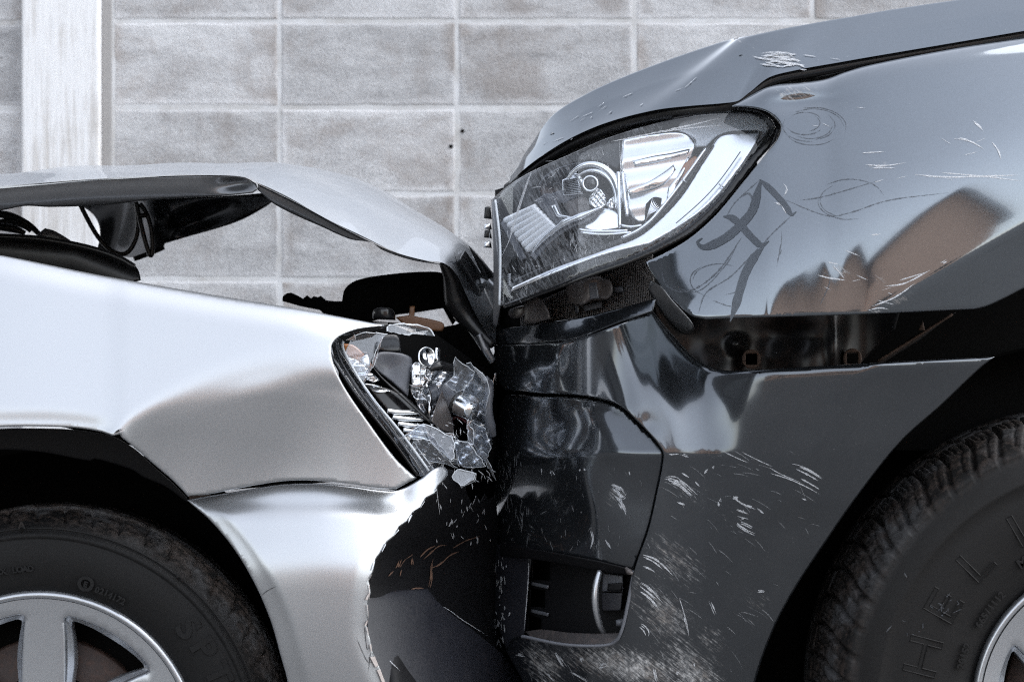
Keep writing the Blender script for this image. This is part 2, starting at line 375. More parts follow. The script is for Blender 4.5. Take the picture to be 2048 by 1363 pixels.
M['hoodin'] = simple('shaded_flange_paint', (.14, .145, .155), .34, .8, var=.08, scale=60, bump=.03, coat=.4)  # darkened silver paint: shade on flange and nose is in the colour
M['chrome'] = simple('chrome', (.86, .88, .9), .06, 1, var=.02, scale=20, bump=.04)
M['alu'] = simple('satin_reflector', (.80, .82, .85), .22, 1, var=.04, scale=60, bump=.06)
M['alloy'] = simple('alloy_wheel', (.50, .52, .55), .32, .85, var=.05, scale=400, bump=.03, coat=.5, dust=(.12, .1, .09), dustamt=.06)
M['disc'] = simple('rusty_brake', (.045, .03, .026), .55, .3, scale=120, bump=.3, dust=(.12, .06, .04), dustamt=.4)
M['amber'] = simple('amber_lens', (.35, .14, .05), .2, var=.3, scale=40, bump=.05, coat=.6)
M['brownclip'] = simple('brown_plastic_clip', (.16, .075, .035), .45, scale=90, bump=.15, dust=(.06, .05, .045), dustamt=.5)
M['bracket'] = simple('dusty_grey_bracket', (.12, .108, .105), .38, .35, var=.35, scale=70, bump=.3, dust=(.19, .155, .14), dustamt=.5)
M['ruststeel'] = simple('black_steel_panel', (.013, .013, .014), .33, .4, var=.4, scale=26, bump=.12, dust=(.07, .04, .028), dustamt=.5)
M['rust'] = simple('rust', (.055, .032, .022), .8, scale=160, bump=.5)
M['fin'] = simple('radiator_fin', (.46, .44, .44), .45, .2, var=.3, scale=150, bump=.2)
M['grey_plastic'] = simple('grey_plastic', (.10, .105, .12), .4, var=.2, scale=120, bump=.1, coat=.2)
M['clear'] = clear('headlight_lens', gloss=.035, haze=.015, scr=.2)
M['shard'] = clear('broken_lens', gloss=.05, haze=.025, scr=.12)
M['frost'] = simple('fractured_edge', (.62, .66, .70), .35, 0, var=.3, scale=300, bump=.4, spec=.8)
M['scratch'] = mark('scratch_white', (.60, .62, .65), .6, .53)
M['dim'] = mark('scratch_grey', (.20, .208, .22), .6, .53)
M['wipe'] = mark('wipe_and_streak_dark', (.075, .084, .096), .34, .46, .7)
M['wire'] = mark('smear', (.10, .11, .125), .45, .54, .6)
M['flake'] = simple('torn_paint_flake', (.55, .49, .46), .5, var=.3, scale=200, bump=.3)
M['primer'] = simple('torn_brown_primer', (.17, .10, .07), .6, var=.5, scale=250, bump=.4)
M['grime'] = simple('grey_seal', (.05, .052, .058), .4, var=.3, scale=100, bump=.1)
# ------------------------------------------------------------------ setting: ground, block wall, the house mirrored in the paint
def ground_mat():
    b = NB('worn_concrete_ground'); o = b.uv(src='Object'); n = b.noise(o, 1.3, 8, .65); g = b.noise(o, 70, 4, .7)
    c = b.mix(b.ramp(n, (.3, 0.0), (.7, 1.0)), (.085, .082, .078), (.13, .125, .12)); c = b.mix(b.math('MULTIPLY', g, .4), c, (.07, .068, .066))
    b.pr(Base_Color=c, Roughness=.9); b.bump(g, .4, .004); return b.m
g = mesh_obj('ground', [(-90, -90, 0), (90, -90, 0), (90, 90, 0), (-90, 90, 0)], [(0, 1, 2, 3)], ground_mat(), smooth=False); g['kind'] = 'structure'

def block_mat():
    b = NB('concrete_block'); o = b.uv(src='Object'); oi = b.n('ShaderNodeObjectInfo'); rnd = oi.outputs['Random']
    add = b.n('ShaderNodeVectorMath', operation='ADD'); cx = b.n('ShaderNodeCombineXYZ'); b.set(cx.inputs[0], b.math('MULTIPLY', rnd, 40.0)); b.set(cx.inputs[2], b.math('MULTIPLY', rnd, 17.0))
    b.t.links.new(o, add.inputs[0]); b.t.links.new(cx.outputs[0], add.inputs[1]); v = add.outputs[0]
    ms = b.n('ShaderNodeVectorMath', operation='MULTIPLY'); b.t.links.new(v, ms.inputs[0]); ms.inputs[1].default_value = (1, 1, 3.2)
    grain = b.noise(v, 210, 3, .7); mid = b.noise(v, 38, 5, .7); wash = b.noise(ms.outputs[0], 5.5, 7, .66, .4); stain = b.noise(v, 4.2, 6, .62, .8); pit = b.noise(v, 75, 2, .4)
    c = b.mix(b.ramp(grain, (.3, 0.0), (.7, 1.0)), (.31, .308, .315), (.58, .58, .59))
    c = b.mix(b.math('MULTIPLY', b.ramp(b.math('ADD', b.math('MULTIPLY', wash, .7), b.math('MULTIPLY', mid, .35)), (.44, 0.0), (.62, 1.0)), .66), c, (.70, .705, .72))
    c = b.mix(b.math('MULTIPLY', b.ramp(b.math('ADD', b.math('MULTIPLY', stain, .8), b.math('MULTIPLY', mid, .3)), (.53, 0.0), (.68, 1.0)), .6), c, (.27, .235, .215))
    c = b.mix(b.math('MULTIPLY', b.ramp(b.math('ADD', b.math('MULTIPLY', b.noise(ms.outputs[0], 8, 5, .6), .8), b.math('MULTIPLY', grain, .25)), (.60, 0.0), (.72, 1.0)), .5), c, (.19, .19, .198))
    c = b.mix(b.ramp(pit, (.20, .85), (.26, 0.0)), c, (.05, .048, .046))
    sep = b.n('ShaderNodeSeparateXYZ'); b.t.links.new(o, sep.inputs[0])
    ex = b.math('SUBTRACT', .1975, b.math('ABSOLUTE', sep.outputs[0])); ez = b.math('SUBTRACT', .092, b.math('ABSOLUTE', sep.outputs[2])); ed = b.math('MINIMUM', ex, ez)
    edn = b.math('ADD', ed, b.math('MULTIPLY', b.math('SUBTRACT', b.noise(v, 16, 6, .7), .5), .05))
    c = b.mix(b.math('MULTIPLY', b.ramp(edn, (.0, 1.0), (.017, 0.0)), .7), c, (.70, .70, .715))
    bz = b.math('ADD', sep.outputs[2], .092); corner = b.math('MULTIPLY', b.ramp(b.math('ADD', ex, b.math('MULTIPLY', b.noise(v, 22, 5, .7), .03)), (.022, 1.0), (.05, 0.0)), b.ramp(b.noise(v, 6, 4, .6), (.5, 0.0), (.6, 1.0)))
    c = b.mix(b.math('MULTIPLY', corner, .6), c, (.28, .235, .205))
    tint = b.math('ADD', b.math('MULTIPLY', rnd, .24), .88)
    c = b.mix(1.0, c, tint, 'MULTIPLY')
    b.pr(Base_Color=c, Roughness=.92); b.bump(b.math('ADD', grain, b.math('MULTIPLY', mid, .6)), .9, .003); return b.m
def mortar_mat():
    b = NB('smeared_mortar'); o = b.uv(src='Object'); n = b.noise(o, 9, 6, .65); gr = b.noise(o, 240, 3, .6)
    c = b.mix(b.ramp(n, (.36, 0.0), (.62, 1.0)), (.58, .57, .56), (.78, .79, .81)); c = b.mix(b.math('MULTIPLY', gr, .3), c, (.33, .33, .33))
    b.pr(Base_Color=c, Roughness=.9); b.bump(gr, .35, .002); return b.m
def pillar_mat():
    b = NB('limewashed_pillar'); st = b.noise(b.uv((26, 26, 1.3), src='Object'), 2.6, 8, .72, .3); o = b.uv(src='Object'); n = b.noise(o, 3.4, 6, .65); fine = b.noise(b.uv((120, 120, 5), src='Object'), 2, 5, .6)
    c = b.mix(b.ramp(b.math('ADD', b.math('MULTIPLY', st, .6), b.math('MULTIPLY', n, .4)), (.40, 0.0), (.54, 1.0)), (.60, .575, .55), (.88, .885, .90))
    c = b.mix(b.math('MULTIPLY', b.ramp(fine, (.56, 0.0), (.68, 1.0)), .5), c, (.46, .44, .42))
    b.pr(Base_Color=c, Roughness=.9); b.bump(b.math('ADD', st, fine), .35, .003); return b.m
YW = 2.53; kw = K * (YW + DIST) / DIST
wx = lambda p: (p - 1024) * kw
wz = lambda p: CAMZ - (p - 681.5) * kw
wall = thing('block_wall', 'weathered grey concrete block wall with pale mortar joints and a limewashed pillar behind both cars', 'wall', (0, YW, 0))
Mb, Mm, Mp = block_mat(), mortar_mat(), pillar_mat()
boxmesh('mortar', (wx(-2100), YW + .0006, 0), (wx(3400), YW + .085, wz(-500)), Mm, wall, 0)
boxmesh('pillar', (wx(48), YW - .03, 0), (wx(203), YW + .16, wz(-500)), Mp, wall, .006)
boxmesh('pillar_shaded_reveal', (wx(203) + .0005, YW - .002, 0), (wx(224), YW + .05, wz(-500)), simple('shaded_reveal', (.34, .33, .325), .9, scale=120, bump=.3), wall, .004)  # reveal beside the pillar; its darker colour carries the pillar's shadow
variants = []
def block_mesh(wd, ht, seed):
    r = random.Random(seed); bm = bmesh.new(); bmesh.ops.create_cube(bm, size=1)
    for v in bm.verts: v.co = Vector((v.co.x * wd, v.co.y * .07 + .035, v.co.z * ht))
    fe = [e for e in bm.edges if all(v.co.y < .01 for v in e.verts)]
    bmesh.ops.subdivide_edges(bm, edges=fe, cuts=5, use_grid_fill=False)
    for v in bm.verts:
        if v.co.y < .01: v.co.x += r.uniform(-.0013, .0013); v.co.z += r.uniform(-.0013, .0013); v.co.y += r.uniform(-.0004, .0008)
    ff = [f for f in bm.faces if all(v.co.y < .01 for v in f.verts)]
    if ff:
        ins = bmesh.ops.inset_region(bm, faces=ff, thickness=.004, depth=0)
        for v in {v for f in ff for v in f.verts}: v.co.y -= .0012
    me = bpy.data.meshes.new('block'); bm.to_mesh(me); bm.free(); me.materials.append(Mb); return me
rows = [-474, -302, -130, 42, 215, 388, 558, 730, 902, 1074, 1246, 1400]
cols = [225, 560, 913, 1270, 1625, 1980, 2335, 2690, 3045]; left = [-1370, -1015, -660, -305, 48]
J = 4.8                                         # half a joint, photo pixels
full = [block_mesh((355 - 2 * J) * kw, (172 - 2 * J) * kw, s) for s in range(5)]
for ri in range(len(rows) - 1):
    for cs in (cols, left):
        for ci in range(len(cs) - 1):
            x0, x1, y0, y1 = cs[ci], cs[ci + 1], rows[ri], rows[ri + 1]
            if cs is left: y0 += 3; y1 += 3
            me = full[(ri * 3 + ci) % 5]
            if abs((y1 - y0) - 172) > 6 or abs((x1 - x0) - 355) > 6: me = block_mesh((x1 - x0 - 2 * J) * kw, (y1 - y0 - 2 * J) * kw, ri * 31 + ci)
            o = bpy.data.objects.new('block', me); link(o, wall)
            o.location = (wx((x0 + x1) / 2), YW + random.uniform(-.0012, .001), max(wz((y0 + y1) / 2), .0))
# two holes drilled in the wall
for (hx, hy, r_) in ((925, 262, 4), (902, 293, 4.5)):
    tube('drill_hole', [(hx, hy, YW - .0022), (hx, hy + .1, YW + .004)], r_ * kw, M['void'], wall, n=10, samples=2)

# the peach houses across the yard, seen mirrored in the grey paint
Mpe = simple('peach_render', (.86, .58, .43), .85, scale=14, bump=.1, var=.1); Mro = simple('dark_roof_tile', (.13, .105, .10), .7, scale=20, bump=.3)
Mwi = simple('dark_window', (.02, .022, .025), .15, scale=10, bump=0)
def house(x, y, wd, dp, hw, hr, label):
    t = thing('house', label, 'house', (x, y, 0))
    gv = [(x - wd/2, y, 0), (x + wd/2, y, 0), (x + wd/2, y, hw), (x, y, hw + hr), (x - wd/2, y, hw)]
    V = gv + [(p[0], p[1] - dp, p[2]) for p in gv]
    F = [(0, 4, 3, 2, 1), (5, 6, 7, 8, 9)] + [(i, (i + 1) % 5, 5 + (i + 1) % 5, 5 + i) for i in (0, 1, 4)]
    mesh_obj('wall', V, F, Mpe, t, smooth=False)
    for s in (-1, 1):
        n = Vector((s * hr, 0, wd / 2)).normalized() * .18; ov = 1.12
        e0 = Vector((x, 0, hw + hr)); e1 = Vector((x + s * wd / 2, 0, hw)); e1 = e0 + (e1 - e0) * ov
        q = [Vector((p.x, yy, p.z)) + k * n for k in (.05, 1) for p in (e0, e1) for yy in (y + .5, y - dp - .5)]
        mesh_obj('roof', q, [(0, 1, 3, 2), (4, 6, 7, 5), (0, 2, 6, 4), (1, 5, 7, 3), (0, 4, 5, 1), (2, 3, 7, 6)], Mro, t, smooth=False)
    for wxx in (-.26, .26): boxmesh('window', (x + wd * wxx - .7, y - .05, 1.0), (x + wd * wxx + .7, y + .04, 2.3), Mwi, t, .02)
    return t
house(-.6, -18, 4.6, 7, 3.0, 1.9, 'smaller peach house with dark gable roof, mirrored in the dark grey wing')
house(4.2, -18, 4.8, 7, 3.5, 2.2, 'middle peach house with dark gable roof, mirrored right of the smaller house')
house(10.6, -18.5, 7.4, 7, 4.6, 2.8, 'largest peach house with dark gable roof, mirrored at the right frame edge')

# unseen dark corrugated building, added at left to darken the vehicle's nose reflections
t = thing('added_shed', 'added dark grey corrugated building, unseen, darkening reflections in the nose of the grey off-roader', 'added_shed', (-11.5, -3.5, 0))
Msh = simple('dark_sheet_metal', (.035, .036, .04), .6, scale=8, bump=.1)
sv, sf = [], []
for i in range(111):
    y = -9 + i * .1; x = -9.0 + (.05 if i % 2 else 0); sv += [(x, y, 0), (x, y, 8.5)]
    if i: sf.append((2 * i - 2, 2 * i, 2 * i + 1, 2 * i - 1))
mesh_obj('wall', sv, sf, Msh, t, smooth=False)
boxmesh('frame', (-14, -9, 0), (-9.1, 2, 8.45), Msh, t, 0)
mesh_obj('roof', [(-8.7, -9.3, 8.45), (-8.7, 2.3, 8.45), (-11.5, 2.3, 9.4), (-11.5, -9.3, 9.4), (-14.3, 2.3, 8.45), (-14.3, -9.3, 8.45)], [(0, 1, 2, 3), (3, 2, 4, 5), (0, 3, 5), (1, 4, 2)], Mro, t, smooth=False)
boxmesh('door', (-9.0, -6, 0), (-8.9, -3, 3.6), simple('added_shed_door', (.06, .065, .07), .5, scale=10), t, .02)
# ------------------------------------------------------------------ wheels
def lathe(name, cx, cz, profile, nseg, mat, parent, mod=None, uvscale=1, a0=0, a1=2 * math.pi, closed=True):
    """profile = [(radius m, depth Y m)], turned about the axle; mod(theta, k, r, y) -> (r, y) arrays"""
    P = np.array(profile, float); k = len(P); th = np.linspace(a0, a1, nseg, endpoint=not closed)
    TH, RR = np.meshgrid(th, P[:, 0], indexing='ij'); YY = np.repeat(P[None, :, 1], nseg, 0); KK = np.repeat(np.arange(k)[None], nseg, 0)
    if mod: RR, YY = mod(TH, KK, RR, YY)
    V = np.stack([cx + RR * np.cos(TH), YY, cz + RR * np.sin(TH)], -1).reshape(-1, 3)
    m = nseg if closed else nseg - 1
    F = [(i * k + j, ((i + 1) % nseg) * k + j, ((i + 1) % nseg) * k + j + 1, i * k + j + 1) for i in range(m) for j in range(k - 1)]
    uv = np.stack([TH.ravel() * .5, KK.ravel() / k], 1)
    return mesh_obj(name, V, F, mat, parent, uv=uv)
def tyre_mat(name, base, dust, amt, r_in, r_out, cx, cz, hatch=True):
    b = NB(name); tc = b.n('ShaderNodeTexCoord'); sep = b.n('ShaderNodeSeparateXYZ'); b.t.links.new(tc.outputs['Object'], sep.inputs[0])
    x = b.math('SUBTRACT', sep.outputs[0], cx); z = b.math('SUBTRACT', sep.outputs[2], cz)
    r = b.math('SQRT', b.math('ADD', b.math('MULTIPLY', x, x), b.math('MULTIPLY', z, z)))
    o = tc.outputs['Object']; n = b.noise(o, 85, 7, .75, .5); n2 = b.noise(o, 13, 5, .65)
    rm = b.ramp(b.math('DIVIDE', b.math('SUBTRACT', r, r_in), r_out - r_in), (.74, 0.0), (.90, 1.0))
    d = b.math('MULTIPLY', b.ramp(b.math('ADD', b.math('MULTIPLY', n, .55), b.math('MULTIPLY', n2, .5)), (.46, 0.0), (.64, 1.0)), b.math('ADD', b.math('MULTIPLY', rm, amt), .015))
    c = b.mix(d, base, b.mix(b.ramp(n2, (.42, 0.0), (.56, 1.0)), dust, (.11, .11, .115)))
    b.pr(Base_Color=c, Roughness=b.math('ADD', b.math('MULTIPLY', n, .3), .5))
    b.p.inputs['Specular IOR Level'].default_value = .3
    b.bump(n, .3, .0012); return b.m
def text_ring(name, items, cx, cz, Yf, mat, parent, extr=.0012, outline=False):
    """embossed letters on the sidewall, one object each: items = (char, radius m, angle deg, height m, spin deg, stretch)"""
    for ch, rad, ang, h, spin, stx in items:
        cu = bpy.data.curves.new('t', 'FONT'); cu.body = ch; cu.align_x = 'CENTER'; cu.align_y = 'CENTER'; cu.size = h * 1.4; cu.resolution_u = 3
        if outline: cu.fill_mode = 'NONE'; cu.bevel_depth = .0008; cu.bevel_resolution = 0
        else: cu.extrude = extr; cu.offset = h * .035; cu.bevel_depth = extr * .3
        ob = bpy.data.objects.new('t', cu); me = ob.to_mesh(); A = R(ang); V = []; s = R(ang - 90 + spin)
        for v in me.vertices:
            lx, ly = v.co.x * stx, v.co.y
            V.append((cx + rad * math.cos(A) + lx * math.cos(s) - ly * math.sin(s), Yf - v.co.z, cz + rad * math.sin(A) + lx * math.sin(s) + ly * math.cos(s)))
        F = [tuple(p.vertices) for p in me.polygons]
        ob.to_mesh_clear(); bpy.data.objects.remove(ob); bpy.data.curves.remove(cu)
        mesh_obj(name, V, F, mat, parent, smooth=False)
def rim_face(name, cx, cz, Rr, Y0, nsp, a0, win, mat, parent, dish, hub):
    """spoked face: disc with rounded windows, dished, windows with deep walls"""
    kpx = 1000.
    outer = [(Rr * kpx * math.cos(t), Rr * kpx * math.sin(t)) for t in np.linspace(0, 2 * math.pi, 96, endpoint=False)]
    holes = []
    for i in range(nsp):
        A = R(a0 + 360 / nsp * (i + .5)); r0, r1, h0, h1 = win; pts = []
        e = 1.6
        for (rr, aa) in ((r1 * .985, -h1), (r1, -h1 + e), (r1, -h1 * .5), (r1, 0), (r1, h1 * .5), (r1, h1 - e), (r1 * .985, h1), (r1 * .95, h1 - .3), (r1 * .78 + r0 * .22, h1 * .86 + h0 * .14), (r1 * .35 + r0 * .65, h1 * .45 + h0 * .55), (r0 * 1.08, h0 * .95), (r0, h0 * .6), (r0 * .985, 0), (r0, -h0 * .6), (r0 * 1.08, -h0 * .95), (r1 * .35 + r0 * .65, -h1 * .45 - h0 * .55), (r1 * .78 + r0 * .22, -h1 * .86 - h0 * .14), (r1 * .95, -h1 + .3)):
            pts.append((rr * kpx * math.cos(A + R(aa)), rr * kpx * math.sin(A + R(aa))))
        holes.append(pts)
    loops = [np.array(outer)] + [resample(h, 5) for h in holes]
    V, F = cdt(loops, 9); r = np.hypot(V[:, 0], V[:, 1]) / kpx; d = bdist(V, loops[1:])
    Y = Y0 + dish(r / Rr); q = np.clip(d / 4, 0, 1); Y = Y + .0035 * (1 - np.sqrt(np.clip(1 - (1 - q)**2, 0, 1)))
    X = np.stack([cx + V[:, 0] / kpx, Y, cz + V[:, 1] / kpx], 1); F = F[:, ::-1]
    faces = [tuple(f) for f in F]; be = boundary(F); ids = sorted({i for e in be for i in e if r[i] < Rr * .985}); mp = {}
    ex = []
    for lev, (dy, sc) in enumerate(((.009, .4), (.0105, 2.6), (.034, 3.2))):   # stepped window walls
        for k, v in enumerate(ids): mp[(v, lev)] = len(X) + len(ex) + k
        for v in ids:
            l = min(range(1, len(loops)), key=lambda i: np.hypot(*(loops[i].mean(0) - V[v]))); c = loops[l].mean(0); u = (c - V[v]); u /= np.linalg.norm(u)
            ex.append((X[v][0] + u[0] * sc * .003, X[v][1] + dy, X[v][2] + u[1] * sc * .003))
    X = np.concatenate([X, np.array(ex)]) if ex else X
    for a_, b_ in be:
        if (a_, 0) in mp and (b_, 0) in mp:
            faces.append((b_, a_, mp[(a_, 0)], mp[(b_, 0)]))
            for lev in (0, 1): faces.append((mp[(b_, lev)], mp[(a_, lev)], mp[(a_, lev + 1)], mp[(b_, lev + 1)]))
    return mesh_obj(name, X, faces, mat, parent)
# ------------------------------------------------------------------ silver car
car = thing('silver_car', 'silver saloon car with a buckled bonnet and smashed headlight, nosed into the dark grey vehicle', 'car', (W(75, 1507, .1)[0], .85, 0))
YC = lambda px: .02 + .40 * (1 - np.clip(1 - np.clip((px - 560) / 510, 0, .97)**2.8, 0, 1)**.5)
YCf = lambda px, py: YC(px)
# --- front wing
ftop = curve_y([(-420, 450), (0, 510), (200, 550), (400, 586), (600, 619), (700, 638), (775, 651)])
fcrease = curve_y([(-400, 1400), (100, 980), (225, 870), (270, 832), (330, 800), (450, 757), (560, 736), (640, 733), (700, 742), (850, 790)])
arch_c = curve_y([(-450, 1050), (-260, 905), (-100, 860), (0, 853), (80, 852), (150, 856), (225, 868)])
def Yfender(px, py):
    v = py - ftop(px); s = py - fcrease(px); a_ = py - arch_c(px)
    wd = 1 + .5 * sm(px, 500, 100)
    y = YC(px) + prof(v, [(-20, -3), (2, -1.9), (16, -1.05), (40, -.62), (56, -.42), (110, -.37), (300, -.36), (420, -.34), (700, -.3)])
    wq = np.interp(px, [225, 300, 450, 600, 700], [.22, .45, 1.0, 1.6, 2.0])
    y = y + wq * prof(s / wq, [(-70, 0), (-40, .03), (0, .24), (40, .50), (110, .60)]) * sm(px, 205, 260) - prof(s - 60, [(0, 0), (90, .12), (180, .24), (240, .28)]) * (s > 60)
    y = y + prof(a_ + 46, [(0, 0), (20, .28), (30, .30), (40, .1), (46, .0), (60, 0)]) * sm(px, 250, 190)
    c_ = (px - 520) * .85 + (py - 865) * .526
    y = y + prof(c_, [(-200, -.05), (-80, -.03), (-10, .10), (30, .10), (110, -.05), (220, -.13), (320, -.15)]) * sm(s, 0, 50) * sm(px, 250, 330)
    return y
panel('front_wing', [(-420, 450, 1), (-200, 476), (0, 510), (200, 550), (400, 585), (600, 618), (700, 637), (772, 651, 1), (720, 657), (690, 667), (672, 678), (663, 694), (668, 728), (690, 775), (740, 848), (790, 915), (822, 946), (833, 955, 1),
       (792, 977, 1), (752, 975), (690, 966), (620, 960), (560, 962), (480, 975), (420, 987), (376, 992, 1), (345, 960), (310, 930), (272, 897), (243, 874, 1), (240, 868, 1), (226, 871, 1), (198, 862), (150, 855), (80, 852), (0, 853), (-100, 862), (-260, 905), (-430, 1050, 1)],
      Yfender, M['silver'], car, step=7, roll=4, flange=.02, bstep=5, scuff=[(668, 690, 8, 14, 0, .5)])
ribbons('chip_mark', [([(228, 868), (236, 862), (246, 857)], 4)], Yfender, M['black'], car)
# --- bumper skin, torn open at its front edge
btop = curve_y([(350, 1002), (420, 990), (480, 981), (560, 968), (640, 966), (700, 971), (760, 979), (800, 979), (840, 957), (880, 934), (960, 930)])
barch = curve_y([(940, 300), (998, 372), (1040, 420), (1100, 470), (1170, 511), (1240, 541), (1310, 561), (1363, 575), (1500, 592)])
tear = curve_y([(920, 905), (960, 889), (1010, 842), (1060, 800), (1120, 752), (1180, 738), (1250, 735), (1300, 746), (1363, 772), (1500, 850)])
def Ybump(px, py):
    w_ = py - btop(px); a_ = px - barch(py); t_ = tear(py) - px
    y = YC(px) - .013 + prof(w_, [(-20, -.7), (4, -.55), (22, -.42), (44, -.36), (110, -.34), (150, -.24), (185, -.05), (215, .02), (300, .06), (400, .12), (600, .2)])
    y = y + prof(-a_, [(-48, 0), (-38, .30), (-30, .34), (-22, .22), (0, .26)]) * sm(py, 1000, 1040)
    y = y + .003 * (1 - sm(t_, 0, 40)) * sm(py, 1000, 1100)
    y = y + .004 * gauss(px, py, 800, 1000, 40, 60, 30)
    return y
jag = [(889, 960), (876, 972), (870, 986), (852, 996), (842, 1014), (826, 1023), (815, 1042), (800, 1053), (790, 1071), (773, 1083), (764, 1104), (751, 1117), (746, 1143), (739, 1160), (740, 1185), (735, 1203), (738, 1232), (734, 1250), (741, 1279), (745, 1300), (758, 1330), (771, 1363)]
panel('bumper', [(373, 999, 1), (420, 990), (480, 981), (560, 968), (640, 966), (700, 971), (760, 979), (796, 979), (840, 957), (866, 938), (884, 932), (894, 938), (896, 948, 1)] + [(x + rng.normal() * 1.2, y, 1) for x, y in jag] + [(850, 1500, 1), (592, 1500, 1),
       (575, 1363), (561, 1310), (541, 1240), (511, 1170), (470, 1100), (420, 1040)], Ybump, M['silver'], car, step=7, roll=3.5, flange=.006, bstep=4)
# pale flakes curling along the tear
fl = []
for i in range(len(jag) - 1):
    (x0, y0), (x1, y1) = jag[i], jag[i + 1]; 
    for k in range(1):
        t0 = rng.uniform(0, .4); t1 = t0 + rng.uniform(.4, .9); j = rng.uniform(1, 4 if y0 < 1120 else 7)
        fl.append([(x0 + (x1 - x0) * t0, y0 + (y1 - y0) * t0), (x0 + (x1 - x0) * t1 - 1, y0 + (y1 - y0) * t1), (x0 + (x1 - x0) * t1 - j, y0 + (y1 - y0) * t1 + rng.uniform(-3, 10)), (x0 - j * .7, y0 + (y1 - y0) * t0 + 2)])
for f in [q for i, q in enumerate(fl) if q[0][1] > 1140 or i % 2]:
    shard('paint_flake', f, lambda x, y: Ybump(x, y) - .0016 - .0015 * rng.random(), [M['silver'] if f[0][1] < 1140 else M['flake']] * 2, car, th=.0005, edge=.5)
crk = []
for i in range(3):
    y0 = rng.uniform(1190, 1345); x0 = float(tear(y0)) - 2; l = rng.uniform(10, 50) * (.3 if y0 < 1120 else 1)
    crk.append(([(x0, y0), (x0 - l * .35, y0 - rng.uniform(-10, 25)), (x0 - l * rng.uniform(.5, 1), y0 - rng.uniform(-20, 60))], 1.3))
crk.append(([(523, 1190), (535, 1180), (552, 1172)], 1.4))
ribbons('paint_crack', crk, Ybump, M['hoodin'], car, kind='stuff')
# torn inner side of the bumper
def Yin(px, py):
    t_ = px - tear(py); lobe = 1182 + .28 * np.clip(px - 860, 0, 200)
    y = YC(px) + .006 + prof(t_, [(-20, .2), (0, .55), (60, 1.0), (130, .9), (220, .6)])
    y = y - prof(py - lobe, [(-12, 0), (0, .5), (30, .42), (150, .30), (250, .1)]) * sm(px, 735, 800) * (1 - .5 * sm(px, 930, 1010))
    y = y + .02 * gauss(px, py, 890, 1120, 60, 50, -20) - .01 * gauss(px, py, 900, 1000, 30, 60, 10) + .006 * gauss(px, py, 830, 1110, 20, 60, 30)
    return y
panel('bumper_inside', [(889, 941), (908, 940), (926, 958), (934, 985), (945, 1010, 1), (952, 990, 1), (960, 1003, 1), (970, 985, 1), (976, 1000, 1), (990, 988, 1), (1000, 1090), (990, 1180), (1012, 1290), (1062, 1390), (1100, 1500, 1), (800, 1500, 1), (764, 1363), (742, 1310), (733, 1250), (735, 1190), (748, 1120), (796, 1055), (840, 1010), (868, 975)],
      Yin, M['black'], car, step=8, roll=5, flange=.02)  # deeper black here carries the shade of the upper cavity
panel('bumper_lip', [(736, 1192), (768, 1184), (815, 1178), (856, 1177, 1), (872, 1198), (900, 1224), (950, 1262), (1004, 1306, 1), (1062, 1390), (1100, 1500, 1), (800, 1500, 1), (764, 1363), (742, 1310), (733, 1250)], lambda x, y: YC(x) + .012 + prof(x - tear(y), [(-20, .2), (0, .5), (60, .5), (200, .45)]) + prof(y - (1182 + .62 * np.clip(x - 856, 0, 200)), [(-10, -1.4), (6, -.7), (24, -.40), (120, -.26), (260, .1)]), M['bumper_in'], car, step=7, roll=4, flange=.03)
br = [([(802, 1135), (808, 1120), (826, 1108)], 3), ([(790, 1145), (795, 1130), (803, 1112)], 9), ([(800, 1152), (804, 1136)], 4), ([(824, 1128), (827, 1112)], 7), ([(838, 1112), (856, 1100), (872, 1090)], 5), ([(846, 1118), (862, 1106), (880, 1094), (892, 1088)], 4), ([(855, 1180), (860, 1160), (862, 1135), (868, 1118)], 8), ([(862, 1136), (880, 1128), (896, 1112), (930, 1098)], 6), ([(788, 1184), (806, 1181), (822, 1180)], 6), ([(822, 1180), (838, 1176), (852, 1178)], 8), ([(905, 1095), (930, 1082), (960, 1070)], 3), ([(780, 1152), (786, 1140)], 4)]
for st in br: ribbons('torn_primer', [([(p[0] + rng.normal() * 1.5, p[1] + rng.normal() * 1.5) for p in st[0]], st[1] * .55)], Yin, M['primer'], car, off=.003)
ribbons('scratch', [([(742, 1265), (760, 1300), (800, 1340)], 2), ([(858, 1226), (884, 1212), (930, 1242), (975, 1270)], 1.4), ([(872, 962), (876, 1000), (880, 1030)], 1.2)] + [([(x, y), (x + rng.normal() * 3, y + rng.uniform(4, 14))], rng.uniform(1, 3)) for x, y in zip(rng.uniform(870, 985, 30), rng.uniform(990, 1090, 30))], Yin, M['scratch'], car, off=.0025, kind='stuff')
# --- bonnet: skin, folded flange, far buckled side
N_ = [(-420, 408, .1), (-200, 391, .1), (0, 375, .1), (120, 364, .1), (250, 356, .1), (380, 351, .1), (450, 349, .1), (487, 353, .1), (515, 366, .1), (600, 407, .11), (700, 461, .13), (780, 499, .15), (850, 519, .18), (888, 527, .2), (914, 552, .22), (934, 594, .24), (958, 640, .25), (990, 690, .26)]
S_ = [(-420, 380, .62), (-200, 362, .62), (0, 348, .62), (130, 336, .62), (260, 330, .62), (400, 327, .62), (520, 327, .62), (585, 331, .62), (640, 337, .62), (700, 352, .62), (760, 379, .6), (820, 413, .58), (870, 442, .56), (906, 467, .54), (932, 487, .5), (958, 512, .46), (980, 538, .42), (1000, 562, .38)]
N_[-5:] = N_[-5:]
mid = [((a_[0] + b_[0]) / 2, (a_[1] + b_[1]) / 2 - (4 if i < 6 else 8), .30) for i, (a_, b_) in enumerate(zip(N_, S_))]
far = [(x, y + 22, 1.25) for x, y, d in S_]
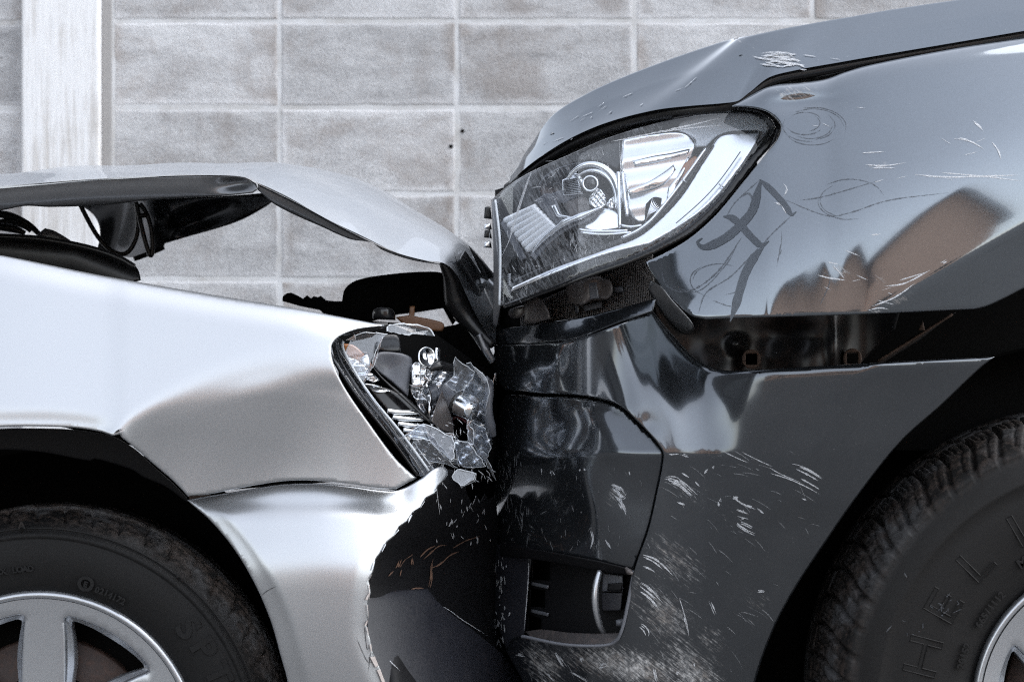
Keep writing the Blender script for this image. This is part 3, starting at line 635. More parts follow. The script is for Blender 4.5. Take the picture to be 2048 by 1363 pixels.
dust_h = lambda x, y: .0012 * np.sin(x * .03 + y * .01) + .002 * gauss(x, y, 190, 345, 90, 10) + .0015 * gauss(x, y, 120, 348, 20, 8)
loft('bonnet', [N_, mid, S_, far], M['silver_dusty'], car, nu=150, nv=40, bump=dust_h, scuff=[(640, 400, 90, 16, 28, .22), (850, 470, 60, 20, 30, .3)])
ribbons('bonnet_lip', [([(-200, 391.5), (0, 375.5), (120, 364.5), (250, 356.5), (380, 351.2), (450, 349.5), (487, 353)], 3.2), ([(487, 353), (515, 366), (600, 407), (700, 461), (780, 499)], 2.6)], lambda x, y: np.interp(x, [500, 888], [.1, .2]), M['silver'], car, off=.003, jit=.03)
ftp = curve_y([(-420, 408), (0, 376), (200, 358), (440, 350), (512, 367)])
panel('bonnet_flange', [(-420, 408, 1), (-200, 392), (0, 376), (200, 358), (440, 350), (487, 354), (512, 367, 1), (516, 378, 1), (506, 386, 1), (440, 392), (300, 400), (210, 410), (100, 414), (50, 412), (0, 421), (-420, 455, 1)],
      lambda x, y: .103 + prof(y - ftp(x), [(0, .25), (14, .1), (30, .3), (44, .8), (60, 1.6)]) + .012 * gauss(x, y, 470, 368, 40, 14, -8), M['hoodin'], car, step=6, roll=3, flange=.02)
ftq = curve_y([(510, 366), (600, 409), (700, 463), (780, 501), (850, 521), (888, 529)])
panel('bonnet_flange', [(516, 368, 1), (600, 409), (700, 463), (780, 501), (850, 521), (888, 530, 1), (845, 524), (812, 517), (765, 500), (742, 485), (700, 478), (640, 452), (590, 430), (545, 406), (516, 380, 1)],
      lambda x, y: .104 + np.interp(x, [500, 888], [0, .1]) + prof(y - ftq(x), [(0, .2), (8, .12), (18, .5), (30, 1.2)]), M['hoodin'], car, step=5, roll=3, flange=.02)
def Yfar(x, y):
    return .95 + .16 * sm(x, 330, 180) + prof(y - np.interp(x, [180, 545], [412, 396]), [(0, -.1), (30, .3), (80, 1.1), (120, 1.5)]) + .05 * gauss(x, y, 240, 470, 34, 90, 20) - .04 * gauss(x, y, 300, 440, 26, 60, -10) + .03 * gauss(x, y, 400, 440, 60, 20, -20)
panel('bonnet_underside', [(150, 405, 1), (300, 398), (470, 390), (548, 384, 1), (545, 402), (520, 420), (480, 441), (430, 458), (380, 472), (330, 487, 1), (326, 499, 1), (300, 506), (276, 515, 1), (240, 512), (195, 495, 1), (200, 470), (196, 445), (182, 425)], Yfar, M['under'], car, step=6, roll=4, flange=.015)
tube('bonnet_brace', [(268, 518, .93), (300, 506, .93), (328, 494, .93)], .004, M['black'], car)
# crumpled nose of the bonnet; its dark reflections are put into the paint colour
def Ynose(x, y):
    y_ = .19 + (x - 880) * .0010 + (y - 460) * .0002
    for (ax, ay, ang, amp, wd) in ((940, 520, 62, .020, 14), (965, 500, 56, .022, 16), (935, 580, 70, .014, 22), (968, 590, 75, .02, 14)):
        c_, s_ = math.cos(R(ang)), math.sin(R(ang)); q = -(x - ax) * s_ + (y - ay) * c_
        y_ = y_ + amp * (np.abs(((q / wd) % 2) - 1) - .5) * gauss(x, y, ax, ay, 60, 60)
    return y_
panel('crumpled_nose', [(908, 502, 1), (914, 524, 1), (930, 500, 1), (944, 520), (962, 546, 1), (936, 489, 1), (956, 512), (994, 560, 1), (994, 672, 1), (984, 678, 1), (968, 652), (950, 622), (932, 585), (918, 548)], Ynose, M['hoodin'], car, step=4, roll=2, flange=.012)
panel('nose_flap', [(944, 583, 1), (960, 568), (992, 558, 1), (992, 655, 1), (972, 640), (955, 618)], lambda x, y: .26 + (x - 944) * .0012 + .0006 * (y - 560) , M['hoodin'], car, step=5, roll=3, flange=.01)
tube('rubber_seal', [(886, 524, .26), (904, 560, .27), (914, 600, .28), (936, 636, .28), (962, 666, .27), (986, 690, .26)], [.006, .012, .017, .013, .009, .006], M['trim'], car)
tube('chrome_strip', [(958, 668, .2), (972, 700, .2), (986, 722, .2)], [.004, .006, .004], M['hoodin'], car)
# --- engine bay
panel('windscreen_cowl', [(-420, 440, 1), (-100, 460), (0, 470), (60, 474), (150, 487), (220, 505), (258, 522), (276, 538), (282, 560, 1), (240, 575, 1), (0, 540, 1), (-420, 480, 1)], lambda x, y: .30 + prof(y - np.interp(x, [0, 150, 280], [470, 487, 540]), [(0, -1.2), (12, -.5), (30, 0), (60, .2)]), M['trim'], car, step=6, roll=5, flange=.05)
tube('cowl_seal', [(-200, 460, .28), (0, 473, .28), (80, 478, .28), (160, 492, .28), (230, 513, .28), (268, 534, .28)], .0045, M['trim'], car)
tube('hose', [(160, 408, .5), (176, 440, .5), (205, 485, .5), (240, 508, .5), (264, 494, .5), (276, 455, .5), (272, 410, .5)], .0034, M['trim'], car, samples=50)
tube('hose', [(272, 404, .48), (280, 440, .48), (300, 510, .48), (304, 470, .48), (292, 425, .48), (280, 408, .48)], .0034, M['trim'], car, samples=50)
tube('hose_clip', [(278, 432, .475), (294, 430, .475)], .0035, M['trim'], car)
for q in ([(-60, 425, .5), (0, 428, .5), (30, 436, .5), (58, 450, .5), (80, 470, .5)], [(-60, 448, .5), (0, 446, .5), (26, 443, .5), (50, 452, .5), (62, 462, .5)], [(-20, 452, .45), (20, 456, .45), (50, 466, .45)], [(24, 446, .47), (27, 454, .47), (29, 460, .47)]): tube('wiper_cable', q, [.005, .006, .0035], M['trim'], car)
panel('cowl_cap', [(72, 470, 1), (90, 456, 1), (110, 462), (140, 480), (150, 490, 1), (100, 486, 1)], .42, M['grey_plastic'], car, step=5, roll=4, flange=.03)
panel('engine_cover', [(684, 602, 1), (690, 577), (714, 560), (780, 548), (850, 543), (886, 546), (902, 560), (925, 625, 1), (905, 650, 1), (886, 616, 1), (830, 625), (790, 630), (735, 645, 1), (660, 640, 1), (640, 620, 1), (600, 612, 1), (565, 602, 1), (566, 592), (580, 585), (598, 592, 1), (606, 597, 1), (614, 590, 1), (622, 596, 1), (628, 592, 1), (636, 594, 1), (642, 591, 1), (652, 600, 1), (668, 602, 1)], lambda x, y: .55 - .03 * gauss(x, y, 790, 600, 110, 60), M['void'], car, step=9, roll=6, flange=.06)
panel('fluid_cap', [(746, 638, 1), (746, 622), (756, 615), (782, 617), (790, 626), (791, 640, 1)], lambda x, y: .2 + .01 * ((x - 768) / 22)**2, M['black_gloss'], car, step=5, roll=6, flange=.05)
panel('plastic_clip', [(791, 634, 1), (818, 630, 1), (820, 612, 1), (830, 612, 1), (829, 632, 1), (870, 640), (888, 648), (885, 662, 1), (850, 660), (810, 650)], .24, M['brownclip'], car, step=4, roll=3, flange=.02)
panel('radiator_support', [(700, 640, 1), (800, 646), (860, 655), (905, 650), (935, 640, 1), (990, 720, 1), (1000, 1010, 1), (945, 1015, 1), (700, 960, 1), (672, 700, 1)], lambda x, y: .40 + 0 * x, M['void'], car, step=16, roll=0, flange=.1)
tube('torn_strip', [(912, 634, .3), (930, 644, .3), (950, 668, .28), (968, 700, .25), (984, 725, .23)], [.004, .007, .006, .004, .003], M['hoodin'], car, flat=.4)
tube('torn_strip', [(908, 632, .3), (922, 640, .29), (936, 640, .29)], [.003, .005, .002], M['bracket'], car, flat=.4)
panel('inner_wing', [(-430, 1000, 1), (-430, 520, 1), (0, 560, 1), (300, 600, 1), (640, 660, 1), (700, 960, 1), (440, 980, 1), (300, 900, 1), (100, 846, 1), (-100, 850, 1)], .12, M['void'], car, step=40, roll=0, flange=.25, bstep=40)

# --- smashed headlight
T1 = lambda L, d=None: [(640 + p[0] / 3.587, 620 + p[1] / 3.587) + tuple(p[2:]) for p in L]
YH = lambda x, y: YC(x) + .012 + (800 - y) * .00022 * .6
off = lambda k: (lambda x, y: YH(x, y) + k)
lamp = panel('headlight', T1([(70, 200, 1), (480, 110, 1), (830, 170, 1), (1180, 420, 1), (1260, 900, 1), (1240, 1130, 1), (1000, 1200, 1), (720, 1170, 1), (380, 750, 1), (110, 380, 1)]), off(.10), M['void'], car, step=12, roll=0, flange=.03)
panel('lens_rim', T1([(66, 225, 1), (82, 195), (110, 190), (165, 215, 1), (172, 290), (215, 400), (285, 500), (330, 560), (470, 740), (600, 900), (690, 1030), (790, 1160), (735, 1200, 1), (700, 1185), (540, 960), (400, 775), (240, 570), (100, 370), (74, 290)]),
      lambda x, y: YH(x, y) - .004 + .006 * np.sin((x * .8 - y * .55) * .35), M['shard'], lamp, step=4, roll=3, flange=.02)
tube('lens_bead', [(x, y, float(YC(x)) + .012 + (800 - y) * .000132 - .001) for x, y in T1([(72, 240), (84, 330), (240, 580), (400, 785), (545, 965), (700, 1185)])], .0022, M['black_gloss'], lamp)
tube('lens_bead', [(x, y, float(YC(x)) + .010 + (800 - y) * .000132) for x, y in T1([(170, 225), (180, 310), (330, 565), (470, 745), (610, 915), (780, 1150)])], .0016, M['frost'], lamp)
tube('lens_bead', [(x, y, float(YC(x)) + .010 + (800 - y) * .000132) for x, y in T1([(120, 210), (135, 330), (270, 560), (420, 750), (570, 935), (730, 1140)])], .0014, M['grime'], lamp)
panel('rim_insert', T1([(300, 590, 1), (340, 600), (480, 790), (620, 980), (560, 940), (400, 760)]), off(.002), M['black_gloss'], lamp, step=4, roll=2, flange=.006)
tube('top_trim', [(x, y, float(YC(x)) + .02) for x, y in T1([(105, 182), (170, 150), (300, 125), (420, 112), (490, 102)])], [.002, .006, .006, .004, .002], M['black_gloss'], lamp, flat=.6)
shard('lens_shard', T1([(480, 112), (560, 95), (700, 100), (800, 140), (825, 185), (760, 170), (640, 182), (590, 170), (510, 160), (478, 150)]), off(.004), [M['shard'], M['frost']], lamp, edge=2)
panel('indicator_reflector', T1([(165, 240, 1), (240, 250), (330, 330), (378, 400, 1), (350, 410), (300, 380), (180, 320, 1)]), off(.03), M['amber'], lamp, step=4, roll=3, flange=.01)
panel('indicator_bulb', T1([(285, 350, 1), (330, 315), (355, 340), (362, 400, 1), (320, 395)]), off(.022), M['alu'], lamp, step=3, roll=4, flange=.01)
for k, q in enumerate(([(190, 340), (270, 360), (360, 430), (300, 430), (210, 400)], [(240, 415), (340, 430), (430, 500), (380, 515), (270, 470)], [(310, 520), (420, 540), (510, 580), (420, 590), (340, 565)])):
    panel('reflector_step', T1([p + (() if i % 2 else (1,)) for i, p in enumerate(q)]), (lambda kk: lambda x, y: YH(x, y) + .02 + .004 * kk + .004 * np.sin(y * .35))(k), M['chrome'], lamp, step=3, roll=3, flange=.01)
panel('bezel', T1([(330, 540, 1), (480, 560), (640, 640), (760, 780, 1), (700, 760), (480, 720, 1)]), off(.03), M['black_gloss'], lamp, step=5, roll=3, flange=.01)
panel('bezel', T1([(370, 395, 1), (470, 500), (640, 640), (800, 800), (790, 812, 1), (600, 640), (440, 490)]), off(.012), M['black_gloss'], lamp, step=3, roll=1.5, flange=.006)
for k in range(5):
    y0 = 720 + 46 * k; x0 = 480 + 38 * k
    tube('reflector_rib', [(x, y, float(YC(x)) + .03) for x, y in T1([(x0, y0), (x0 + 100, y0 + 12), (730 + 12 * k, y0 + 10 + 4 * k)])], .0034, M['chrome'], lamp)
panel('inner_plate', T1([(385, 330, 1), (430, 300), (560, 305), (620, 320), (660, 350), (655, 420), (630, 620, 1), (520, 520), (380, 400)]), lambda x, y: YH(x, y) + .045 + .012 * gauss(x, y, 775, 740, 30, 40), M['grey_plastic'], lamp, step=4, roll=5, flange=.02)
panel('inner_plate', T1([(410, 180, 1), (560, 180), (585, 250), (580, 300, 1), (430, 290), (405, 250)]), off(.055), M['black_gloss'], lamp, step=5, roll=4, flange=.02)
panel('bulb_shield', T1([(704, 310), (730, 272), (780, 262), (825, 290, 1), (828, 385, 1), (770, 412), (715, 380)]), lambda x, y: YH(x, y) + .02 + .012 * gauss(x, y, 855, 710, 14, 16), M['chrome'], lamp, step=3, roll=4, flange=.02)
panel('bulb_shield', T1([(828, 268, 1), (862, 270, 1), (860, 370, 1), (830, 362, 1)]), off(.03), M['chrome'], lamp, step=3, roll=2, flange=.015)
panel('reflector', T1([(650, 400, 1), (700, 370), (780, 420), (830, 385), (760, 470, 1), (690, 470), (740, 480), (745, 530), (700, 545), (655, 520, 1)]), lambda x, y: YH(x, y) + .035 + .008 * np.sin(x * .5) , M['chrome'], lamp, step=3, roll=2, flange=.02)
panel('reflector', T1([(760, 540, 1), (800, 505), (850, 530), (855, 600), (810, 690), (785, 790, 1), (780, 700), (790, 610)]), lambda x, y: YH(x, y) + .03 + .0018 * (x - 862), M['chrome'], lamp, step=3, roll=3, flange=.015)
panel('reflector', T1([(700, 600, 1), (740, 585), (790, 690), (785, 770, 1), (730, 680), (650, 640)]), lambda x, y: YH(x, y) + .045 - .002 * (x - 850), M['alu'], lamp, step=3, roll=2, flange=.01)
panel('frosted_plate', T1([(875, 575, 1), (905, 650), (940, 760), (962, 880, 1), (880, 860), (800, 800, 1), (830, 690)]), lambda x, y: YH(x, y) + .026 + .0008 * (x - 880), M['bracket'], lamp, step=3, roll=2, flange=.01)
ax = Vector((.75, -.45, -.38)).normalized(); c0 = Vector(W(640 + 965 / 3.587, 620 + 660 / 3.587, float(YC(905)) + .065))
tube('bulb_housing', [tuple(c0 - ax * .026), tuple(c0 + ax * .004)], [.021, .019], M['grey_plastic'], lamp, n=18, samples=4, world=True)
tube('bulb', [tuple(c0), tuple(c0 + ax * .032)], [.0155, .0125], M['chrome'], lamp, n=16, samples=5, world=True)
tube('bulb_collar', [tuple(c0 + ax * .003), tuple(c0 + ax * .006)], [.0185, .0185], M['black_gloss'], lamp, n=16, samples=3, world=True)
tube('bulb_wire', [(905, 838, .19), (915, 832, .19), (932, 842, .19), (940, 836, .19)], .0024, simple('red_wire', (.09, .01, .012), .4, var=.1, bump=0), lamp)
tube('chrome_ring', [(x, y, float(YC(x)) + .03) for x, y in T1([(790, 430), (850, 400), (940, 420), (990, 450)])], [.003, .007, .006, .003], M['black_gloss'], lamp)
tube('chrome_ring', [(x, y, float(YC(x)) + .028) for x, y in T1([(800, 420), (860, 396), (950, 415), (985, 440)])], .0016, M['chrome'], lamp)
tube('lens_edge', [(x, y, float(YC(x)) - .002) for x, y in T1([(1190, 490), (1215, 560), (1205, 700), (1225, 830), (1245, 900)])], [.004, .006, .006, .0065, .004], M['grey_plastic'], lamp)
def crumple(x, y, s=1.0):
    return .5 * (np.abs(np.sin(x * .11 * s + y * .07)) + np.abs(np.sin(y * .13 * s - x * .05 + 1)) + .6 * np.abs(np.sin((x + y) * .21 * s + 2)))
panel('crushed_reflector', T1([(640, 560, 1), (700, 470), (820, 400, 1), (960, 430, 1), (1120, 460, 1), (1200, 560, 1), (1195, 800, 1), (1225, 930, 1), (1180, 1090, 1), (1000, 1110, 1), (940, 900, 1), (860, 860, 1), (800, 800, 1), (700, 690, 1)]), lambda x, y: YH(x, y) + .05 + .012 * crumple(x, y), M['alu'], lamp, step=4, roll=3, flange=.02, holes=[T1([(950, 740, 1), (1050, 760, 1), (1060, 940, 1), (1000, 930, 1), (960, 880, 1)])])
panel('crushed_lens', T1([(880, 520, 1), (950, 480), (960, 350, 1), (1000, 380, 1), (1040, 420, 1), (1085, 380, 1), (1120, 430, 1), (1185, 480, 1), (1215, 590), (1190, 760), (1230, 860, 1), (1240, 960, 1), (1190, 1110, 1), (1100, 1130, 1), (1090, 1000, 1), (1110, 840, 1), (1060, 720, 1), (960, 600, 1)]), lambda x, y: YH(x, y) + .004 + .008 * crumple(x, y, 1.4), M['shard'], lamp, step=4, roll=2, flange=.004)
panel('crushed_lens', T1([(520, 930, 1), (600, 905), (720, 815, 1), (800, 835, 1), (930, 895, 1), (970, 960, 1), (1060, 945, 1), (1110, 1010, 1), (1190, 1120, 1), (1060, 1140, 1), (980, 1110, 1), (900, 1080, 1), (850, 1170, 1), (760, 1120, 1), (640, 1010, 1)]), lambda x, y: YH(x, y) + .006 + .007 * crumple(x, y, 1.2), M['shard'], lamp, step=4, roll=2, flange=.004)
SH = [([(215, 220), (250, 180), (330, 155), (440, 165), (485, 170), (450, 200), (410, 280), (375, 400), (310, 510), (230, 420), (178, 320)], .0, .3, -.2),
      ([(225, 325), (320, 298), (345, 300), (330, 315), (232, 335)], -.004, 0, 0), ([(180, 215), (245, 175), (258, 180), (252, 215), (215, 215)], -.003, 0, 0),
      ([(900, 530), (960, 470), (955, 380), (970, 332), (1060, 400), (1110, 440), (1100, 480), (1040, 560), (980, 590)], .0, .5, .3),
      ([(1050, 380), (1080, 372), (1190, 480), (1215, 560), (1190, 760), (1080, 690), (1010, 610), (1090, 480)], -.004, -.3, .4),
      ([(600, 900), (740, 812), (800, 830), (950, 905), (970, 960), (965, 1060), (940, 1075), (780, 930)], -.002, .2, -.4),
      ([(750, 820), (800, 900), (890, 1000), (965, 1080), (940, 1085), (850, 1010), (785, 930)], -.006, .1, 0),
      ([(660, 920), (790, 930), (900, 1060), (990, 1130), (900, 1100), (760, 1080)], .004, .3, .3),
      ([(965, 930), (1060, 940), (1110, 1000), (1190, 1120), (1060, 1130), (985, 1100)], .0, -.3, .4),
      ([(1055, 790), (1068, 780), (1072, 830), (1100, 850), (1100, 960), (1085, 990), (1058, 900)], -.006, .2, 0),
      ([(1095, 800), (1190, 850), (1230, 990), (1180, 1100), (1100, 960)], .006, -.4, .2),
      ([(1150, 1015), (1175, 1012), (1225, 1110), (1265, 1220), (1240, 1190)], -.006, 0, .3),
      ([(945, 1190), (985, 1140), (1030, 1145), (1120, 1170), (1105, 1215), (1010, 1260), (960, 1220)], -.002, .4, -.3),
      ([(1000, 1245), (1100, 1200), (1125, 1168), (1118, 1215), (1015, 1275)], -.005, 0, 0),
      ([(720, 1190), (640, 1050), (670, 940), (800, 1120), (850, 1180)], .004, .2, .2),
      ([(530, 910), (555, 935), (700, 810), (708, 818), (575, 945), (545, 960)], -.004, 0, 0),
      ([(300, 515), (330, 450), (372, 395), (445, 195), (452, 200), (385, 405), (345, 460), (315, 520)], -.003, 0, 0),
      ([(900, 880), (960, 884), (965, 905), (930, 912)], -.006, 0, 0), ([(1180, 480), (1200, 478), (1245, 520), (1225, 530)], -.006, 0, 0), ([(1236, 525), (1250, 455), (1258, 460), (1246, 530)], -.006, 0, 0),
      ([(1150, 1010), (1175, 1010), (1172, 1022), (1152, 1024)], -.008, 0, 0), ([(645, 535), (735, 530), (745, 548), (660, 550)], .02, 0, 0)]
for pl, dz, sx, sy in SH:
    P = T1(pl); cx_ = sum(p[0] for p in P) / len(P); cy_ = sum(p[1] for p in P) / len(P)
    shard('lens_shard', P, (float(YH(cx_, cy_)) + dz, sx, sy), [M['shard'], M['frost']], lamp, edge=1.0 if len(P) > 5 else .7)
fx = []
for i in range(70):
    cx_, cy_ = rng.uniform(760, 1230), rng.uniform(760, 1240); a_ = rng.uniform(20, 110); l = rng.uniform(8, 60)
    fx.append((T1([(cx_, cy_), (cx_ + l * .5 * math.cos(R(a_)) + rng.normal() * 4, cy_ + l * .5 * math.sin(R(a_))), (cx_ + l * math.cos(R(a_)), cy_ + l * math.sin(R(a_)))]), rng.uniform(.7, 1.8)))
ribbons('glass_splinter', fx, off(-.004), M['scratch'], lamp, kind='stuff')
# --- wheel
exec_wheel = True
cx, _, cz = W(75, 1507, .03); kk = K * 3.03 / 3
def fine(P, n):
    P = np.array(P, float); d = np.concatenate([[0], np.cumsum(np.linalg.norm(np.diff(P, axis=0), axis=1))]); t = np.linspace(0, d[-1], n)
    return np.stack([np.interp(t, d, P[:, 0]), np.interp(t, d, P[:, 1])], 1)
prS = np.concatenate([[(.194, .06), (.201, .046), (.206, .040), (.216, .036), (.235, .031), (.255, .030), (.268, .033), (.270, .0332), (.2703, .0322), (.2765, .0335), (.2768, .035), (.279, .0362), (.2795, .038), (.281, .0384), (.2815, .0365), (.283, .0375)],
      fine([(.285, .040), (.291, .050), (.297, .064), (.301, .078), (.304, .096), (.3058, .125), (.306, .16)], 16), [(.305, .19), (.299, .215), (.28, .235), (.24, .24), (.194, .23)]])
def modS(T, k, r, y):
    n = 52; ph = (T * n / (2 * math.pi) - (k - 16) * .045) % 1
    grv = ((ph < .09) & (k >= 18) & (k <= 27)); r = np.where(grv, r - .006, r)
    cg = (k == 28) | (k == 31); r = np.where(cg, r - .005, r)
    rib = (k >= 7) & (k <= 8); y = np.where((k == 9) | (k == 8), y + .0006 * ((T * 260 / (2 * math.pi)) % 1 < .5), y)
    return r, y
hubm = lathe('wheel', cx, cz, [(.0, .11), (.06, .11), (.062, .09), (.17, .12), (.186, .10), (.19, .06), (.196, .05), (.192, .08), (.19, .2), (.0, .21)], 64, M['void'], car)
tyreS = lathe('tyre', cx, cz, prS, 52 * 14, tyre_mat('tyre_rubber', (.0062, .0062, .0066), (.15, .11, .09), .85, .2, .31, cx, cz), hubm, modS)
lathe('rim_lip', cx, cz, [(.192, .062), (.193, .045), (.194, .039), (.196, .0365), (.199, .036), (.2025, .038), (.204, .044), (.2035, .052)], 128, M['alloy'], hubm)
rim_face('rim', cx, cz, .1935, .0395, 6, 88, (.072, .174, 9.5, 21.4), M['alloy'], hubm, lambda q: .012 * (1 - q**2), .06)
lathe('brake_disc', cx, cz, [(.05, .098), (.135, .098), (.138, .101), (.138, .118)], 64, M['disc'], hubm)
panel('brake_caliper', [(180, 1560), (190, 1440), (240, 1370), (290, 1340), (330, 1400), (300, 1560)], .085, M['disc'], hubm, step=12, roll=12, flange=.05)
mk = lambda s, r, a0, da, h, stx=1: [(c, r, a0 - da * i, h, 0, stx) for i, c in enumerate(s) if c != ' ']
text_ring('letter', [('S', .245, 40, .030, 0, 1.15), ('P', .2455, 32.4, .030, 0, 1.15), ('T', .2465, 23.8, .030, 0, 1.1), ('O', .2465, 16.2, .030, 0, 1.1), ('A', .2865, 51.0, .009, 0, 1), ('A', .2865, 94, .009, 0, 1)] + mk('0214172', .2185, 70, 1.55, .0075) + [('O', .2205, 74.2, .018, 0, 1.05), ('E', .2205, 74.2, .007, 0, 1)] + mk('MAX LOAD', .232, 104, 1.7, .0075), cx, cz, .0302, tyreS.data.materials[0], hubm, .0011)
lathe('wheel_arch_liner', cx, cz, [(.385, .11), (.375, .13), (.372, .3), (.0, .32)], 48, M['void'], car, a0=-.2, a1=math.pi + .2, closed=False)
panel('arch_flange', [(-120, 868, 1), (0, 857), (80, 856), (150, 859), (225, 872), (272, 899), (310, 934), (345, 964), (376, 996, 1), (374, 1004, 1), (330, 972), (290, 955), (262, 938), (190, 917), (180, 921), (80, 903), (0, 899), (-120, 905, 1)], lambda x, y: YC(x) + .022 + .0002 * np.clip(y - 860, 0, 200), M['black'], car, step=6, roll=3, flange=.03)
panel('rusty_seam', [(376, 990, 1), (420, 984, 1), (420, 992, 1), (380, 1000, 1)], .05, M['rust'], car, step=4, roll=1, flange=.01)
boxmesh('floor_pan', (cx - .5, .45, .2), (cx + .45, 1.4, .5), M['void'], car, .02)
# ------------------------------------------------------------------ dark grey vehicle
suv = thing('grey_off_roader', 'tall dark grey off-road vehicle with scratched bumper, rammed into the silver car', 'car', (W(2240, 1412, .1)[0], .9, 0))
YS = lambda px: .46 * (1 - np.clip(1 - np.clip((1490 - px) / 525, 0, .985)**2.9, 0, 1)**.46)
# --- wing
gtop = curve_y([(1290, 300), (1440, 215), (1500, 192), (1540, 172), (1600, 165), (1650, 158), (1690, 144), (1740, 130), (1900, 99), (2048, 76), (2500, 10)])
hor = lambda x: 610 - .62 * (x - 1500) + .00022 * (x - 1500)**2
flare = lambda x: 690 - .576 * (x - 1640)
def Ywing(px, py):
    v = py - gtop(px); h = py - hor(px); s = py - flare(px)
    y = YS(px) * .8 + .012 + K * .5 * .00055 * np.clip(px - 1450, -220, 1200)**2 - K * .15 * np.clip(px - 1450, -220, 1200) + prof(v, [(-20, -3), (3, -2), (14, -1), (34, -.48), (90, -.40), (200, -.40)]) + prof(h, [(-500, -.02), (-160, -.02), (-110, .06), (-40, .22), (0, .285), (60, .33), (140, .37), (300, .40)])
    y = y + prof(s, [(-14, 0), (6, .42), (80, .46), (300, .42)])
    y = y - .006 * gauss(px, py, 1590, 178, 55, 14, -6) + .005 * gauss(px, py, 1600, 205, 80, 16, -5)
    return y 
wout = [(1462, 213, 1), (1476, 206), (1500, 192), (1530, 176), (1560, 168), (1600, 165), (1650, 158), (1690, 144), (1740, 130), (1900, 99), (2048, 76), (2500, 10, 1), (2500, 420, 1), (2200, 520), (2048, 577), (2010, 596), (1972, 613), (1950, 618, 1), (1700, 629), (1500, 635), (1412, 638, 1), (1382, 630), (1345, 598), (1305, 550), (1291, 524, 1),
        (1330, 506), (1380, 476), (1432, 430), (1482, 370), (1532, 308), (1556, 276), (1561, 250), (1542, 228), (1512, 217)]
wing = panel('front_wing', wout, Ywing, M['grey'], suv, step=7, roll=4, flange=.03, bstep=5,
        scuff=[(1590, 186, 70, 26, -6, 1.0), (1640, 260, 60, 40, 20, .62), (1760, 560, 40, 18, 30, .8), (1800, 600, 60, 14, -25, 1.0), (1680, 540, 36, 18, 35, .95), (1950, 290, 120, 40, 20, .55), (1760, 330, 60, 10, -6, .8), (1750, 622, 20, 6, 0, 1.1)])
st = [([(1908, 276), (1935, 280), (1958, 291), (1974, 304)], 3.5), ([(1944, 243), (1962, 256), (1968, 268)], 5), ([(1984, 284), (1996, 300), (2002, 318)], 3), ([(1730, 330), (1770, 332), (1812, 326)], 4), ([(1745, 336), (1790, 336)], 2), ([(1830, 349), (1900, 354), (2040, 350)], 3), ([(1880, 345), (1960, 352), (2046, 362)], 2), ([(1560, 364), (1574, 376), (1570, 388), (1566, 400)], 3.5), ([(1548, 406), (1562, 408), (1570, 420), (1576, 430)], 4), ([(1724, 306), (1770, 303)], 2),
      ([(1636, 550), (1660, 556), (1690, 560)], 3), ([(1668, 530), (1682, 546), (1690, 556)], 4), ([(1655, 524), (1676, 528)], 2.5), ([(1735, 622), (1760, 617), (1784, 622)], 4), ([(1745, 612), (1790, 594), (1830, 566)], 3), ([(1770, 572), (1810, 566), (1860, 540)], 2.5), ([(1880, 528), (1896, 520)], 4), ([(1800, 560), (1850, 545)], 2), ([(1690, 500), (1720, 512)], 2), ([(1740, 470), (1762, 468)], 2.5)]
for i in range(18):
    cx_, cy_, a_, l = *[(1760, 590), (1700, 550), (1600, 180), (1650, 250), (1930, 300), (1800, 350)][i % 6], rng.uniform(-30, 35), rng.uniform(6, 34)
    cx_ += rng.normal() * 45; cy_ += rng.normal() * 14; st.append(([(cx_, cy_), (cx_ + l * math.cos(R(a_)), cy_ + l * math.sin(R(a_)))], rng.uniform(.5, 1.4)))
ribbons('scratch', st, Ywing, M['scratch'], suv, kind='stuff', inside=wout)
T3 = lambda L: [(1240 + p[0] / 3.586, 180 + p[1] / 3.586) for p in L]
wp = [(T3([(740, 905), (800, 915), (860, 960), (930, 1040), (1010, 1110), (1070, 1080)]), 14), (T3([(1010, 640), (990, 720), (950, 860), (870, 960), (770, 1050), (660, 1110), (590, 1125), (555, 1090), (590, 1060)]), 17), (T3([(1000, 640), (1090, 720), (1180, 820), (1230, 890), (1265, 870)]), 12), (T3([(1030, 1120), (960, 1200), (900, 1310), (870, 1400), (830, 1540), (790, 1660)]), 17)]  # finger wipes in the dust; the last stroke is a dark upright streak
ribbons('wipe_and_streak', wp, Ywing, M['wipe'], suv, off=.0009, jit=.035, split=False, kind='stuff')
sm_ = [(T3([(760, 910), (830, 800), (1005, 640)]), 2), (T3([(1010, 1120), (1100, 1020), (1230, 900)]), 2.4), (T3([(300, 1220), (310, 1350), (360, 1420), (500, 1440), (700, 1300), (890, 1030)]), 3), (T3([(350, 1400), (560, 1440), (760, 1250), (850, 1080)]), 2), (T3([(1165, 1010), (1160, 1120), (1130, 1250), (1120, 1360)]), 4), (T3([(560, 1600), (620, 1450), (800, 1330), (1000, 1120)]), 2), (T3([(860, 770), (920, 740), (950, 790), (930, 870)]), 3)]
for (qx, qy, r_) in ((1610, 245, 30), (1620, 250, 45), (1625, 255, 58), (1440, 560, 50), (1700, 400, 60)):
    for k in range(3): a0 = rng.uniform(0, 360); sm_.append(([(qx + (r_ + k * 5) * math.cos(R(a0 + t)), qy + (r_ + k * 5) * .6 * math.sin(R(a0 + t))) for t in range(0, 150, 30)], 1.6))
sm_ += [([(1560, 395), (1650, 430), (1700, 425), (1780, 400), (1900, 385)], 2), ([(1600, 400), (1650, 392), (1760, 360)], 2), ([(1640, 610), (1660, 560), (1640, 540)], 2), ([(1425, 600), (1440, 606), (1460, 612), (1480, 610)], 2)]
